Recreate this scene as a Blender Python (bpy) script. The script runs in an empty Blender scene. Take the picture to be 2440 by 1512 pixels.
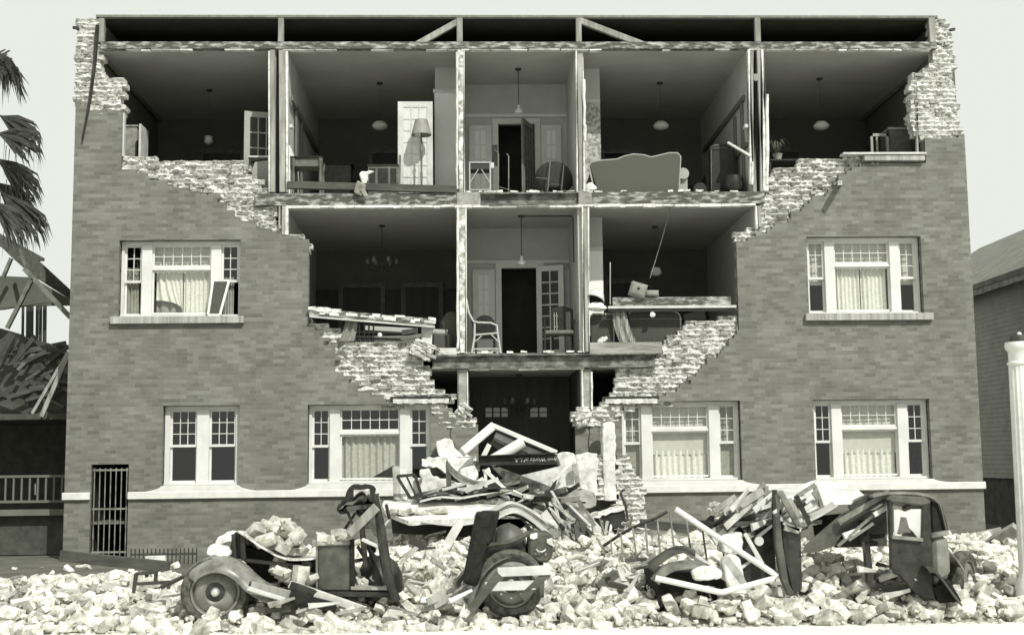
import bpy, bmesh, math, random
from mathutils import Vector, Matrix, noise
R = random.Random(1933)
C = bpy.context.scene.collection
SC = bpy.context.scene
# ------------------------------------------------------------ camera, sky, sun, exposure
CAMPOS = Vector((0.0, -25.0, 1.67))
FPX, TILT, YAW, ROLL = 3000.0, 0.11473, -0.03523, 0.01149
def _rot():
    ct, st = math.cos(TILT), math.sin(TILT); cy, sy = math.cos(YAW), math.sin(YAW); cr, sr = math.cos(ROLL), math.sin(ROLL)
    rx = Matrix(((1,0,0),(0,ct,-st),(0,st,ct))); rz = Matrix(((cy,-sy,0),(sy,cy,0),(0,0,1))); rr = Matrix(((cr,0,sr),(0,1,0),(-sr,0,cr)))
    return rz @ rx @ rr
RM = _rot()
cam = bpy.data.cameras.new('camera'); camo = bpy.data.objects.new('camera', cam); C.objects.link(camo)
cam.sensor_width = 36.0; cam.lens = FPX/2440*36; cam.clip_start = 0.1; cam.clip_end = 3000
rt, fw, up = RM @ Vector((1,0,0)), RM @ Vector((0,1,0)), RM @ Vector((0,0,1))
camo.matrix_world = Matrix((( rt.x, up.x, -fw.x, CAMPOS.x),(rt.y, up.y, -fw.y, CAMPOS.y),(rt.z, up.z, -fw.z, CAMPOS.z),(0,0,0,1)))
cam.dof.use_dof = True; cam.dof.focus_distance = 22.5; cam.dof.aperture_fstop = 2.0
SC.camera = camo
SUNV = Vector((0.47, -0.92, 1.02)).normalized()          # towards the sun
w = bpy.data.worlds.new('World'); SC.world = w; w.use_nodes = True
nt = w.node_tree; bg = nt.nodes['Background']
sky = nt.nodes.new('ShaderNodeTexSky'); sky.sky_type = 'NISHITA'; sky.sun_disc = False
sky.sun_elevation = math.asin(SUNV.z); sky.sun_rotation = math.atan2(SUNV.x, SUNV.y)
bw = nt.nodes.new('ShaderNodeRGBToBW'); nt.links.new(sky.outputs[0], bw.inputs[0])      # monochrome print: the sky carries no blue
mul = nt.nodes.new('ShaderNodeMath'); mul.operation = 'MULTIPLY'; mul.inputs[1].default_value = 6.0; nt.links.new(bw.outputs[0], mul.inputs[0])
mn = nt.nodes.new('ShaderNodeMath'); mn.operation = 'MINIMUM'; mn.inputs[1].default_value = 8.5; nt.links.new(mul.outputs[0], mn.inputs[0])
tn = nt.nodes.new('ShaderNodeVectorMath'); tn.operation = 'SCALE'; tn.inputs[0].default_value = (0.96, 1.0, 0.925)
nt.links.new(mn.outputs[0], tn.inputs['Scale']); nt.links.new(tn.outputs[0], bg.inputs['Color'])
bg.inputs['Strength'].default_value = 0.1
sun = bpy.data.lights.new('sun', 'SUN'); sun.energy = 3.9; sun.angle = math.radians(0.53); sun.color = (1.0, 0.992, 0.935)
suno = bpy.data.objects.new('sun', sun); C.objects.link(suno); suno.rotation_euler = SUNV.to_track_quat('Z', 'Y').to_euler()
vs = SC.view_settings; SC.display_settings.display_device = 'sRGB'; vs.view_transform = 'Standard'; vs.look = 'None'; vs.exposure = 0.0; vs.gamma = 1.0
# ------------------------------------------------------------ surveying: photograph point + distance -> place in the world
def P(px, py, Y=0.0):
    d = RM @ Vector(((px-1220)/FPX, 1.0, -(py-756)/FPX)); return CAMPOS + d*((Y+25.0)/d.y)
def XZ(px, py, Y=0.0):
    p = P(px, py, Y); return (p.x, p.z)
# ------------------------------------------------------------ mesh helpers
class MB:
    def __init__(s): s.v = []; s.f = []
    def add(s, vs, fs):
        n = len(s.v); s.v += [Vector(a) for a in vs]; s.f += [tuple(i+n for i in f) for f in fs]; return s
    BF = [(0,3,2,1),(4,5,6,7),(0,1,5,4),(1,2,6,5),(2,3,7,6),(3,0,4,7)]
    def box(s, x0, x1, y0, y1, z0, z1, j=0.0):
        vs = [Vector(p) for p in ((x0,y0,z0),(x1,y0,z0),(x1,y1,z0),(x0,y1,z0),(x0,y0,z1),(x1,y0,z1),(x1,y1,z1),(x0,y1,z1))]
        if j: vs = [v + Vector((R.uniform(-j,j),R.uniform(-j,j),R.uniform(-j,j))) for v in vs]
        return s.add(vs, s.BF)
    def obox(s, c, size, M=None, j=0.0):
        a, b, d = size[0]/2, size[1]/2, size[2]/2; c = Vector(c)
        vs = [Vector(p) for p in ((-a,-b,-d),(a,-b,-d),(a,b,-d),(-a,b,-d),(-a,-b,d),(a,-b,d),(a,b,d),(-a,b,d))]
        if j: vs = [v + Vector((R.uniform(-j,j),R.uniform(-j,j),R.uniform(-j,j))) for v in vs]
        if M is not None: vs = [M @ v for v in vs]
        return s.add([v + c for v in vs], s.BF)
    def bar(s, p, q, wd, th, ref=(0,-1,0), j=0.0, taper=1.0):
        """square timber from p to q: th along ref, wd across"""
        p, q = Vector(p), Vector(q); d = (q-p).normalized(); r = Vector(ref); r = (r - d*r.dot(d))
        if r.length < 1e-4: r = Vector((1,0,0)) - d*d.x
        r.normalize(); u = d.cross(r); vs = []
        for e, k in ((p,1.0),(q,taper)):
            for a, b in ((-1,-1),(1,-1),(1,1),(-1,1)):
                vs.append(e + u*(a*wd*k/2) + r*(b*th*k/2) + Vector((R.uniform(-j,j),R.uniform(-j,j),R.uniform(-j,j))))
        return s.add(vs, [(0,3,2,1),(4,5,6,7),(0,1,5,4),(1,2,6,5),(2,3,7,6),(3,0,4,7)])
    def tube(s, pts, r, n=8, cap=True):
        pts = [Vector(p) for p in pts]; m = len(pts); rs = r if isinstance(r, (list,tuple)) else [r]*m; base = len(s.v); prev = None
        for i, p in enumerate(pts):
            d = (pts[min(i+1,m-1)] - pts[max(i-1,0)]).normalized()
            a = prev if prev is not None else (Vector((0,0,1)) if abs(d.z) < .9 else Vector((1,0,0)))
            a = a - d*a.dot(d); a.normalize(); prev = a; b = d.cross(a)
            for k in range(n):
                t = 2*math.pi*k/n; s.v.append(p + a*(math.cos(t)*rs[i]) + b*(math.sin(t)*rs[i]))
        for i in range(m-1):
            for k in range(n):
                s.f.append((base+i*n+k, base+i*n+(k+1)%n, base+(i+1)*n+(k+1)%n, base+(i+1)*n+k))
        if cap:
            s.f.append(tuple(base+k for k in range(n))[::-1]); s.f.append(tuple(base+(m-1)*n+k for k in range(n)))
        return s
    def lathe(s, prof, c=(0,0,0), axis='z', n=24, M=None):
        base = len(s.v); c = Vector(c)
        for r, h in prof:
            for k in range(n):
                t = 2*math.pi*k/n; a, b = r*math.cos(t), r*math.sin(t)
                v = Vector((a,b,h)) if axis == 'z' else Vector((a,h,b)) if axis == 'y' else Vector((h,a,b))
                if M is not None: v = M @ v
                s.v.append(v + c)
        for i in range(len(prof)-1):
            for k in range(n): s.f.append((base+i*n+k, base+i*n+(k+1)%n, base+(i+1)*n+(k+1)%n, base+(i+1)*n+k))
        return s
    def prism(s, poly, y0, y1):
        """poly: (x,z) outline, extruded from y0 to y1"""
        n = len(poly); vs = [(x,y0,z) for x,z in poly] + [(x,y1,z) for x,z in poly]
        return s.add(vs, [tuple(range(n)), tuple(range(2*n-1,n-1,-1))] + [(i, i+n, (i+1)%n+n, (i+1)%n) for i in range(n)])
    def grid(s, fn, nu, nv, th=0.0, tdir=(0,1,0)):
        """sheet fn(u,v) -> point, with thickness th along tdir"""
        t = Vector(tdir)*th; A = [[Vector(fn(i/nu, k/nv)) for k in range(nv+1)] for i in range(nu+1)]; base = len(s.v); W = nv+1
        for row in A: s.v += row
        for i in range(nu):
            for k in range(nv): s.f.append((base+i*W+k, base+(i+1)*W+k, base+(i+1)*W+k+1, base+i*W+k+1))
        if th:
            b2 = len(s.v)
            for row in A: s.v += [p + t for p in row]
            for i in range(nu):
                for k in range(nv): s.f.append((b2+i*W+k, b2+i*W+k+1, b2+(i+1)*W+k+1, b2+(i+1)*W+k))
            for i in range(nu):
                for k in (0, nv): s.f.append((base+i*W+k, base+(i+1)*W+k, b2+(i+1)*W+k, b2+i*W+k))
            for k in range(nv):
                for i in (0, nu): s.f.append((base+i*W+k, base+i*W+k+1, b2+i*W+k+1, b2+i*W+k))
        return s
    def build(s, name, mat, parent=None, bevel=0.0, smooth=False, seg=1, fixn=True):
        o_ = ORG.get(parent, Vector((0,0,0))) if parent is not None else None
        if parent is None:
            xs = [v.x for v in s.v]; ys = [v.y for v in s.v]; zs = [v.z for v in s.v]
            o_ = Vector(((min(xs)+max(xs))/2, (min(ys)+max(ys))/2, min(zs)))
        me = bpy.data.meshes.new(name); me.from_pydata([v - o_ for v in s.v], [], s.f); me.validate()
        if fixn:
            bm = bmesh.new(); bm.from_mesh(me); bmesh.ops.recalc_face_normals(bm, faces=bm.faces); bm.to_mesh(me); bm.free()
        me.materials.append(mat)
        if smooth:
            me.polygons.foreach_set('use_smooth', [True]*len(me.polygons))
            if hasattr(me, 'set_sharp_from_angle'): me.set_sharp_from_angle(angle=math.radians(42))
        o = bpy.data.objects.new(name, me); C.objects.link(o)
        if parent is not None: o.parent = parent; ORG[o] = o_
        else: o.location = o_; ORG[o] = o_
        if bevel:
            b = o.modifiers.new('bevel', 'BEVEL'); b.width = bevel; b.segments = seg; b.limit_method = 'ANGLE'
        return o
ORG = {}
def tag(o, label, cat, group=None, kind=None):
    if label: o['label'] = label
    if cat: o['category'] = cat
    if group: o['group'] = group
    if kind: o['kind'] = kind
    return o
def thing(name, label, cat, loc=(0,0,0), group=None, local=False):
    o = bpy.data.objects.new(name, None); o.empty_display_size = 0.2; C.objects.link(o); o.location = loc
    ORG[o] = Vector((0,0,0)) if local else Vector(loc)
    return tag(o, label, cat, group)
def dup(root, loc=None, rz=None, label=None):
    r = root.copy(); C.objects.link(r)
    for ch in root.children:
        c = ch.copy(); C.objects.link(c); c.parent = r
        for g in ch.children:
            d = g.copy(); C.objects.link(d); d.parent = c
    if loc is not None: r.location = loc
    if rz is not None: r.rotation_euler = (0,0,rz)
    if label: r['label'] = label
    return r
# ------------------------------------------------------------ materials (grey with the print's olive cast)
def G(v, warm=0.0): return (v*(0.98+0.015*min(1,v/.4)+0.025*warm), v*(1.0-0.005*warm), v*(0.80+0.15*min(1,v/.5)-0.06*warm), 1.0)      # shadows of the print run to olive brown
MATS = {}
def mat(name, a, b=None, sc=6.0, det=5.0, rough=0.75, bump=0.0, warm=0.0, metal=0.0, spec=0.35, stretch=(1,1,1), lo=0.35, hi=0.65, isl=0.0, grime=0.0):
    """two-tone noise material; isl: random tone per piece; grime: second, larger blotches of the dark tone"""
    m = bpy.data.materials.new(name); m.use_nodes = True; n = m.node_tree; L = n.links.new; N = n.nodes.new
    bs = n.nodes['Principled BSDF']; bs.inputs['Roughness'].default_value = rough; bs.inputs['Metallic'].default_value = metal; bs.inputs['Specular IOR Level'].default_value = spec
    b = a if b is None else b
    tc = N('ShaderNodeTexCoord'); mp = N('ShaderNodeMapping'); mp.inputs['Scale'].default_value = stretch; L(tc.outputs['Object'], mp.inputs['Vector'])
    nz = N('ShaderNodeTexNoise'); nz.inputs['Scale'].default_value = sc; nz.inputs['Detail'].default_value = det; nz.inputs['Roughness'].default_value = 0.62; L(mp.outputs[0], nz.inputs['Vector'])
    rp = N('ShaderNodeValToRGB'); rp.color_ramp.elements[0].position = lo; rp.color_ramp.elements[1].position = hi
    rp.color_ramp.elements[0].color = G(a, warm); rp.color_ramp.elements[1].color = G(b, warm); L(nz.outputs[0], rp.inputs[0]); col = rp.outputs[0]
    if isl:
        ge = N('ShaderNodeNewGeometry'); mr = N('ShaderNodeMapRange'); mr.inputs[3].default_value = 1-isl; mr.inputs[4].default_value = 1+isl; L(ge.outputs['Random Per Island'], mr.inputs[0])
        oi = N('ShaderNodeObjectInfo'); mr2 = N('ShaderNodeMapRange'); mr2.inputs[3].default_value = 1-isl*.8; mr2.inputs[4].default_value = 1+isl*.8; L(oi.outputs['Random'], mr2.inputs[0])
        mm = N('ShaderNodeMath'); mm.operation = 'MULTIPLY'; L(mr.outputs[0], mm.inputs[0]); L(mr2.outputs[0], mm.inputs[1])
        vm = N('ShaderNodeVectorMath'); vm.operation = 'SCALE'; L(col, vm.inputs[0]); L(mm.outputs[0], vm.inputs['Scale']); col = vm.outputs[0]
    if grime:
        n2 = N('ShaderNodeTexNoise'); n2.inputs['Scale'].default_value = sc*0.18; n2.inputs['Detail'].default_value = 3; L(tc.outputs['Object'], n2.inputs['Vector'])
        m2 = N('ShaderNodeMapRange'); m2.inputs[1].default_value = .35; m2.inputs[2].default_value = .7; m2.inputs[3].default_value = 1-grime; m2.inputs[4].default_value = 1+grime*.5; L(n2.outputs[0], m2.inputs[0])
        vm = N('ShaderNodeVectorMath'); vm.operation = 'SCALE'; L(col, vm.inputs[0]); L(m2.outputs[0], vm.inputs['Scale']); col = vm.outputs[0]
    L(col, bs.inputs['Base Color'])
    if bump:
        bp = N('ShaderNodeBump'); bp.inputs['Strength'].default_value = bump; bp.inputs['Distance'].default_value = 0.02; L(nz.outputs[0], bp.inputs['Height']); L(bp.outputs[0], bs.inputs['Normal'])
    MATS[name] = m; return m
def brick_mat(name, c1, c2, cm, bw=0.225, rh=0.076, blot=0.13):
    m = bpy.data.materials.new(name); m.use_nodes = True; n = m.node_tree; L = n.links.new; N = n.nodes.new
    bs = n.nodes['Principled BSDF']; bs.inputs['Roughness'].default_value = 0.9; bs.inputs['Specular IOR Level'].default_value = 0.2
    tc = N('ShaderNodeTexCoord'); sp = N('ShaderNodeSeparateXYZ'); L(tc.outputs['Object'], sp.inputs[0])
    ad = N('ShaderNodeMath'); L(sp.outputs[0], ad.inputs[0]); L(sp.outputs[1], ad.inputs[1])
    cb = N('ShaderNodeCombineXYZ'); L(ad.outputs[0], cb.inputs[0]); L(sp.outputs[2], cb.inputs[1])
    def brick(ca, cb_, bias, sq=1):
        b = N('ShaderNodeTexBrick'); b.offset = 0.5; b.inputs['Scale'].default_value = 1.0; b.inputs['Brick Width'].default_value = bw; b.inputs['Row Height'].default_value = rh
        b.inputs['Mortar Size'].default_value = 0.0045; b.inputs['Mortar Smooth'].default_value = 0.3; b.inputs['Bias'].default_value = bias
        b.inputs['Color1'].default_value = G(ca); b.inputs['Color2'].default_value = G(cb_); b.inputs['Mortar'].default_value = G(cm); L(cb.outputs[0], b.inputs['Vector']); return b
    b1 = brick(c1, c2, 0.1); b1.inputs['Mortar'].default_value = G(cm)
    # header bricks scattered through the bond, with tones of their own
    mp = N('ShaderNodeMapping'); mp.inputs['Location'].default_value = (17.2*bw*2, 40*rh, 0); L(cb.outputs[0], mp.inputs[0])
    b2 = brick(0.0, 1.0, -0.25); L(mp.outputs[0], b2.inputs['Vector']); b2.inputs['Mortar'].default_value = (0.5,0.5,0.5,1)
    nz = N('ShaderNodeTexNoise'); nz.inputs['Scale'].default_value = 0.9; nz.inputs['Detail'].default_value = 4; L(tc.outputs['Object'], nz.inputs['Vector'])
    nf = N('ShaderNodeTexNoise'); nf.inputs['Scale'].default_value = 55; nf.inputs['Detail'].default_value = 3; L(tc.outputs['Object'], nf.inputs['Vector'])
    mr = N('ShaderNodeMapRange'); mr.inputs[1].default_value = .3; mr.inputs[2].default_value = .7; mr.inputs[3].default_value = 1-blot; mr.inputs[4].default_value = 1+blot; L(nz.outputs[0], mr.inputs[0])
    mf = N('ShaderNodeMapRange'); mf.inputs[3].default_value = .8; mf.inputs[4].default_value = 1.2; L(nf.outputs[0], mf.inputs[0])
    m2 = N('ShaderNodeMapRange'); m2.inputs[3].default_value = .9; m2.inputs[4].default_value = 1.12; L(b2.outputs[0], m2.inputs[0])
    k1 = N('ShaderNodeMath'); k1.operation = 'MULTIPLY'; L(mr.outputs[0], k1.inputs[0]); L(mf.outputs[0], k1.inputs[1])
    k2 = N('ShaderNodeMath'); k2.operation = 'MULTIPLY'; L(k1.outputs[0], k2.inputs[0]); L(m2.outputs[0], k2.inputs[1])
    vm = N('ShaderNodeVectorMath'); vm.operation = 'SCALE'; L(b1.outputs[0], vm.inputs[0]); L(k2.outputs[0], vm.inputs['Scale']); L(vm.outputs[0], bs.inputs['Base Color'])
    iv = N('ShaderNodeMath'); iv.operation = 'SUBTRACT'; iv.inputs[0].default_value = 1.0; L(b1.outputs['Fac'], iv.inputs[1])
    ah = N('ShaderNodeMath'); ah.operation = 'MULTIPLY_ADD'; L(nf.outputs[0], ah.inputs[0]); ah.inputs[1].default_value = .35; L(iv.outputs[0], ah.inputs[2])
    bp = N('ShaderNodeBump'); bp.inputs['Strength'].default_value = 0.45; bp.inputs['Distance'].default_value = 0.006; L(ah.outputs[0], bp.inputs['Height']); L(bp.outputs[0], bs.inputs['Normal'])
    return m
def glass_mat(name, tint=0.8, base=0.12):
    m = bpy.data.materials.new(name); m.use_nodes = True; n = m.node_tree; n.nodes.clear(); N = n.nodes.new; L = n.links.new
    out = N('ShaderNodeOutputMaterial'); tr = N('ShaderNodeBsdfTransparent'); tr.inputs[0].default_value = G(tint); gl = N('ShaderNodeBsdfGlossy'); gl.inputs['Roughness'].default_value = 0.03
    mx = N('ShaderNodeMixShader'); mx.inputs[0].default_value = base
    L(tr.outputs[0], mx.inputs[1]); L(gl.outputs[0], mx.inputs[2]); L(mx.outputs[0], out.inputs[0]); return m
M_FACE = brick_mat('face_brick', 0.142, 0.218, 0.2)
M_BACK = mat('common_brick', 0.2, 0.48, 9, 4, 0.95, 0.5, 0.2, isl=0.3)
M_MORTAR = mat('lime_mortar', 0.42, 0.76, 14, 5, 0.95, 0.4, 0.1)
M_WHITE = mat('white_paint', 0.64, 0.74, 3, 4, 0.5, 0.05, grime=0.06)
M_OFFW = mat('aged_white_paint', 0.5, 0.66, 4, 4, 0.6, 0.05, grime=0.12)
M_STONE = mat('pale_cast_stone', 0.62, 0.74, 5, 5, 0.85, 0.15, 0.1)
M_SILL = brick_mat('sill_brick', 0.28, 0.44, 0.5, bw=0.072, rh=0.4)
M_PLAST = mat('white_plaster', 0.44, 0.84, 7, 6, 0.95, 0.6, 0.1, lo=.3, hi=.56, grime=0.16)
M_PLASTD = mat('stained_plaster', 0.25, 0.8, 5.5, 6, 0.95, 0.5, 0.1, lo=.42, hi=.58)
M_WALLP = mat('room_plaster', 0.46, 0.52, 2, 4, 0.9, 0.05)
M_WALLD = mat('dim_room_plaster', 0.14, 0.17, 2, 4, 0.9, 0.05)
M_PAPER = mat('floral_wallpaper', 0.24, 0.5, 13, 5, 0.9, 0.0, lo=.44, hi=.56)
M_CEIL = mat('ceiling_plaster', 0.46, 0.52, 1.5, 4, 0.95, 0.05, grime=0.1)
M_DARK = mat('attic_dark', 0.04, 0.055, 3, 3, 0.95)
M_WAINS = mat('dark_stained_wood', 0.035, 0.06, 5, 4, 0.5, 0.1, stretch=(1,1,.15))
M_FLOOR = mat('oak_floor', 0.12, 0.2, 6, 4, 0.6, 0.05, stretch=(1,.2,1))
M_TIMB = mat('weathered_timber', 0.22, 0.42, 7, 5, 0.9, 0.3, 0.1, stretch=(1,1,.15), grime=0.2)
M_TIMBH = mat('weathered_board', 0.2, 0.45, 9, 5, 0.9, 0.3, 0.1, stretch=(.15,1,1), grime=0.25)
M_TIMBL = mat('pale_new_timber', 0.36, 0.66, 9, 5, 0.85, 0.25, 0.1, stretch=(.3,.3,.3), grime=0.15, isl=0.12)
M_TIMBD = mat('dark_board', 0.05, 0.1, 8, 5, 0.8, 0.3, stretch=(.2,1,1))
M_BEAM = mat('mortar_smeared_beam', 0.09, 0.55, 9, 6, 0.95, 0.6, lo=.47, hi=.7, stretch=(.5,1,1.6))
M_STEEL = mat('rusty_steel', 0.07, 0.3, 4, 6, 0.7, 0.3, lo=.42, hi=.68, stretch=(1,1,1.4))
M_STEELD = mat('dark_steel', 0.014, 0.045, 6, 5, 0.55, 0.15)
M_CARP = mat('dusty_black_car_paint', 0.018, 0.07, 7, 6, 0.34, 0.08, 0.1, lo=.35, hi=.8, grime=0.3)
M_CARD = mat('dark_car_fabric_and_shade', 0.008, 0.022, 14, 5, 0.9, 0.4)  # also colours the blocks that stand for shade in the wrecks
M_CARG = mat('dusty_grey_car_paint', 0.05, 0.12, 5, 6, 0.45, 0.08, 0.1, grime=0.25)
M_FEND = mat('dusty_fender_paint', 0.08, 0.32, 5, 6, 0.32, 0.06, 0.1, lo=.3, hi=.75)
M_TYRE = mat('dusty_rubber', 0.04, 0.13, 16, 5, 0.9, 0.3, 0.2)
M_DISC = mat('painted_wheel_disc', 0.13, 0.22, 5, 5, 0.4, 0.05, 0.1)
M_CHROME = mat('dull_nickel', 0.6, 0.72, 8, 3, 0.35, 0.0, metal=0.6)
M_RUB = mat('dusty_rubble_brick', 0.23, 0.7, 9, 5, 0.98, 0.6, 0.8, isl=0.33, lo=.3, hi=.62)
M_RUBB = mat('rubble_dust_bed', 0.2, 0.46, 11, 6, 1.0, 1.0, 0.8)
M_DUST = mat('dusty_street', 0.68, 0.76, 6, 5, 1.0, 0.15, 0.25, grime=0.03)
M_EARTH = mat('dry_earth', 0.09, 0.15, 1.5, 5, 1.0, 0.3, 0.3)
M_CLOTH = mat('white_cloth', 0.66, 0.8, 6, 4, 0.95, 0.2)
M_CURT = mat('lace_curtain', 0.62, 0.78, 18, 3, 0.95, 0.1)
M_CURTG = mat('grey_curtain', 0.26, 0.36, 18, 3, 0.95, 0.1)
M_BLIND = mat('roller_blind_cloth', 0.5, 0.56, 9, 3, 0.9)
M_SOFA = mat('sofa_back_cloth', 0.085, 0.1, 60, 3, 0.95, 0.05)
M_SOFAD = mat('ribbed_sofa_cloth', 0.05, 0.08, 30, 3, 0.95, 0.3, stretch=(3,1,.1))
M_PIPING = mat('sofa_piping', 0.3, 0.42, 30, 3, 0.9, 0.2)
M_WICK = mat('pale_wicker', 0.42, 0.58, 40, 3, 0.85, 0.4)
M_WICKD = mat('dark_wicker', 0.03, 0.075, 60, 3, 0.85, 0.6)
M_FURN = mat('dark_furniture', 0.014, 0.032, 8, 4, 0.4, 0.1)
M_FURNM = mat('mid_furniture', 0.1, 0.17, 8, 4, 0.45, 0.1)
M_SHADE = mat('lamp_shade_silk', 0.2, 0.3, 4, 4, 0.6, 0.05)
M_OPAL = mat('opal_glass', 0.62, 0.66, 3, 2, 0.3)
M_IRON = mat('wrought_iron', 0.03, 0.06, 8, 4, 0.6, 0.1)
M_IRONP = mat('dusty_iron_rod', 0.14, 0.3, 8, 4, 0.7, 0.1)
M_ROOF = mat('old_shingles', 0.17, 0.25, 12, 5, 0.95, 0.15, stretch=(1,1,1), grime=0.2)
M_SIDE = mat('grey_siding', 0.3, 0.36, 3, 4, 0.8, 0.1)
M_PALM = mat('palm_frond', 0.025, 0.07, 5, 4, 0.8, 0.1)
M_PALMD = mat('dead_palm_frond', 0.14, 0.26, 5, 4, 0.9, 0.2)
M_BARK = mat('palm_bark', 0.12, 0.26, 8, 5, 0.95, 0.6)
M_CONC = mat('grey_concrete', 0.22, 0.42, 6, 6, 0.95, 0.4, 0.1, grime=0.2)
M_LAMPC = mat('pale_concrete_post', 0.6, 0.74, 6, 5, 0.85, 0.15, 0.2)
M_SOIL = mat('plant_leaf', 0.06, 0.14, 10, 3, 0.7)
M_GLASS = glass_mat('window_glass', 0.97, 0.08)
M_LETTER = mat('chalk_white_lettering', 0.5, 0.75, 20, 3, 0.9)
# ------------------------------------------------------------ the ground
g = MB(); g.grid(lambda u,v: (-400+800*u, -60+460*v, -0.12), 40, 40)
tag(g.build('ground', M_EARTH), None, None, kind='structure')
g = MB(); g.grid(lambda u,v: (-60+120*u, -24.5+17.0*v, -0.106), 20, 8)
tag(g.build('street', M_DUST), None, None, kind='structure')
# ------------------------------------------------------------ the apartment building
BLD = thing('apartment_building', 'three-storey brick apartment house whose front wall has fallen away, laying bare its rooms', 'building', (1.2, 0, -0.12))
ZF = (0.62, 3.85, 7.10); ZC = (3.53, 6.82, 10.09)          # floor and ceiling levels
XL, XR = -7.87, 10.25
RH = 0.076
def poly(px, Y=0.0): return [XZ(a, b, Y) for a, b in px]
def spans(pol, z):
    xs = []
    for i, (x0, z0) in enumerate(pol):
        x1, z1 = pol[(i+1) % len(pol)]
        if (z0 <= z) != (z1 <= z): xs.append(x0 + (z-z0)/(z1-z0)*(x1-x0))
    xs.sort(); return [(xs[i], xs[i+1]) for i in range(0, len(xs)-1, 2)]
def cut(iv, a, b):
    out = []
    for x0, x1 in iv:
        if b <= x0 or a >= x1: out.append((x0, x1)); continue
        if x0 < a: out.append((x0, a))
        if x1 > b: out.append((b, x1))
    return out
def inside(pol, x, z):
    return any(a <= x <= b for a, b in spans(pol, z))
STRAIGHT = [XL, XR, -6.93, 9.42] + [XZ(735,660)[0], XZ(1757,660)[0], XZ(1140,1100)[0], XZ(1372,1100)[0]]
def snap(x, k):
    for s_ in STRAIGHT:
        if abs(x-s_) < 0.07: return s_
    o = 0.1125*(k % 2)
    return round((x-o)/0.1125)*0.1125 + o + R.choice((-0.1125, 0, 0, 0.1125))*0.5
def courses(mb, pol, holes, y0, y1, inset=0.0):
    zs = [z for _, z in pol]; lo, hi = min(zs), max(zs); k0 = math.floor(lo/RH)
    cuts = sorted(set([round(k*RH, 4) for k in range(k0, int(hi/RH)+2)] + [round(z, 4) for h in holes for z in h[2:]]))
    prev = None
    for za, zb in zip(cuts, cuts[1:]):
        if zb-za < 1e-4: continue
        zm = (za+zb)/2; k = int(math.floor(zm/RH)); iv = []
        rs = R.getstate(); R.seed(k*977+int(y0*1000))
        for a, b in spans(pol, zm):
            a, b = snap(a, k), snap(b, k)
            if b-a > 0.05: iv.append((a, b))
        R.setstate(rs)
        for xa, xb, ha, hb in holes:
            if ha-1e-3 <= za and zb <= hb+1e-3: iv = cut(iv, xa, xb)
        for a, b in iv: mb.box(a+inset, b-inset, y0, y1, za, zb)
    return mb
# window and gate openings: x0, x1, z0, z1
W1 = (-6.93, -4.53, 4.62, 6.16); W2 = (6.88, 9.23, 4.58, 6.16); W3 = (-6.0, -4.5, 1.30, 2.86)
W4 = (-3.17, -0.75, 1.30, 2.85); W5 = (3.04, 5.42, 1.28, 2.85); W6 = (6.89, 9.24, 1.26, 2.85)
GATE = (XZ(215,1200)[0], XZ(305,1200)[0], -0.15, 1.73)
LF = poly([(148,1338),(177,232),(205,246),(228,262),(290,265),(291,385),(290,400),(340,410),(400,440),(460,455),(525,470),(535,492),(580,520),(640,548),(690,563),(735,570),(735,772),(760,786),(778,820),(795,835),(810,880),(850,920),(900,940),(940,957),(1060,960),(1070,985),(1100,1010),(1140,1012),(1140,1338)])
RF = poly([(2354,1338),(2297,322),(2207,330),(2207,368),(2200,385),(2060,386),(2050,390),(2000,420),(1990,450),(1930,480),(1880,520),(1840,545),(1790,565),(1757,572),(1757,755),(1768,770),(1745,800),(1720,830),(1690,860),(1650,895),(1620,925),(1570,945),(1500,957),(1450,962),(1440,1000),(1372,1010),(1372,1338)])
LH, RHs = [W1, W3, W4, GATE], [W2, W5, W6]
courses(MB(), LF, LH, 0.0, 0.1).build('wall', M_FACE, BLD)
courses(MB(), RF, RHs, 0.0, 0.1).build('wall', M_FACE, BLD)
courses(MB(), LF, LH, 0.102, 0.32, 0.02).build('backing_wall', M_BACK, BLD)
courses(MB(), RF, RHs, 0.102, 0.32, 0.02).build('backing_wall', M_BACK, BLD)
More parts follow.
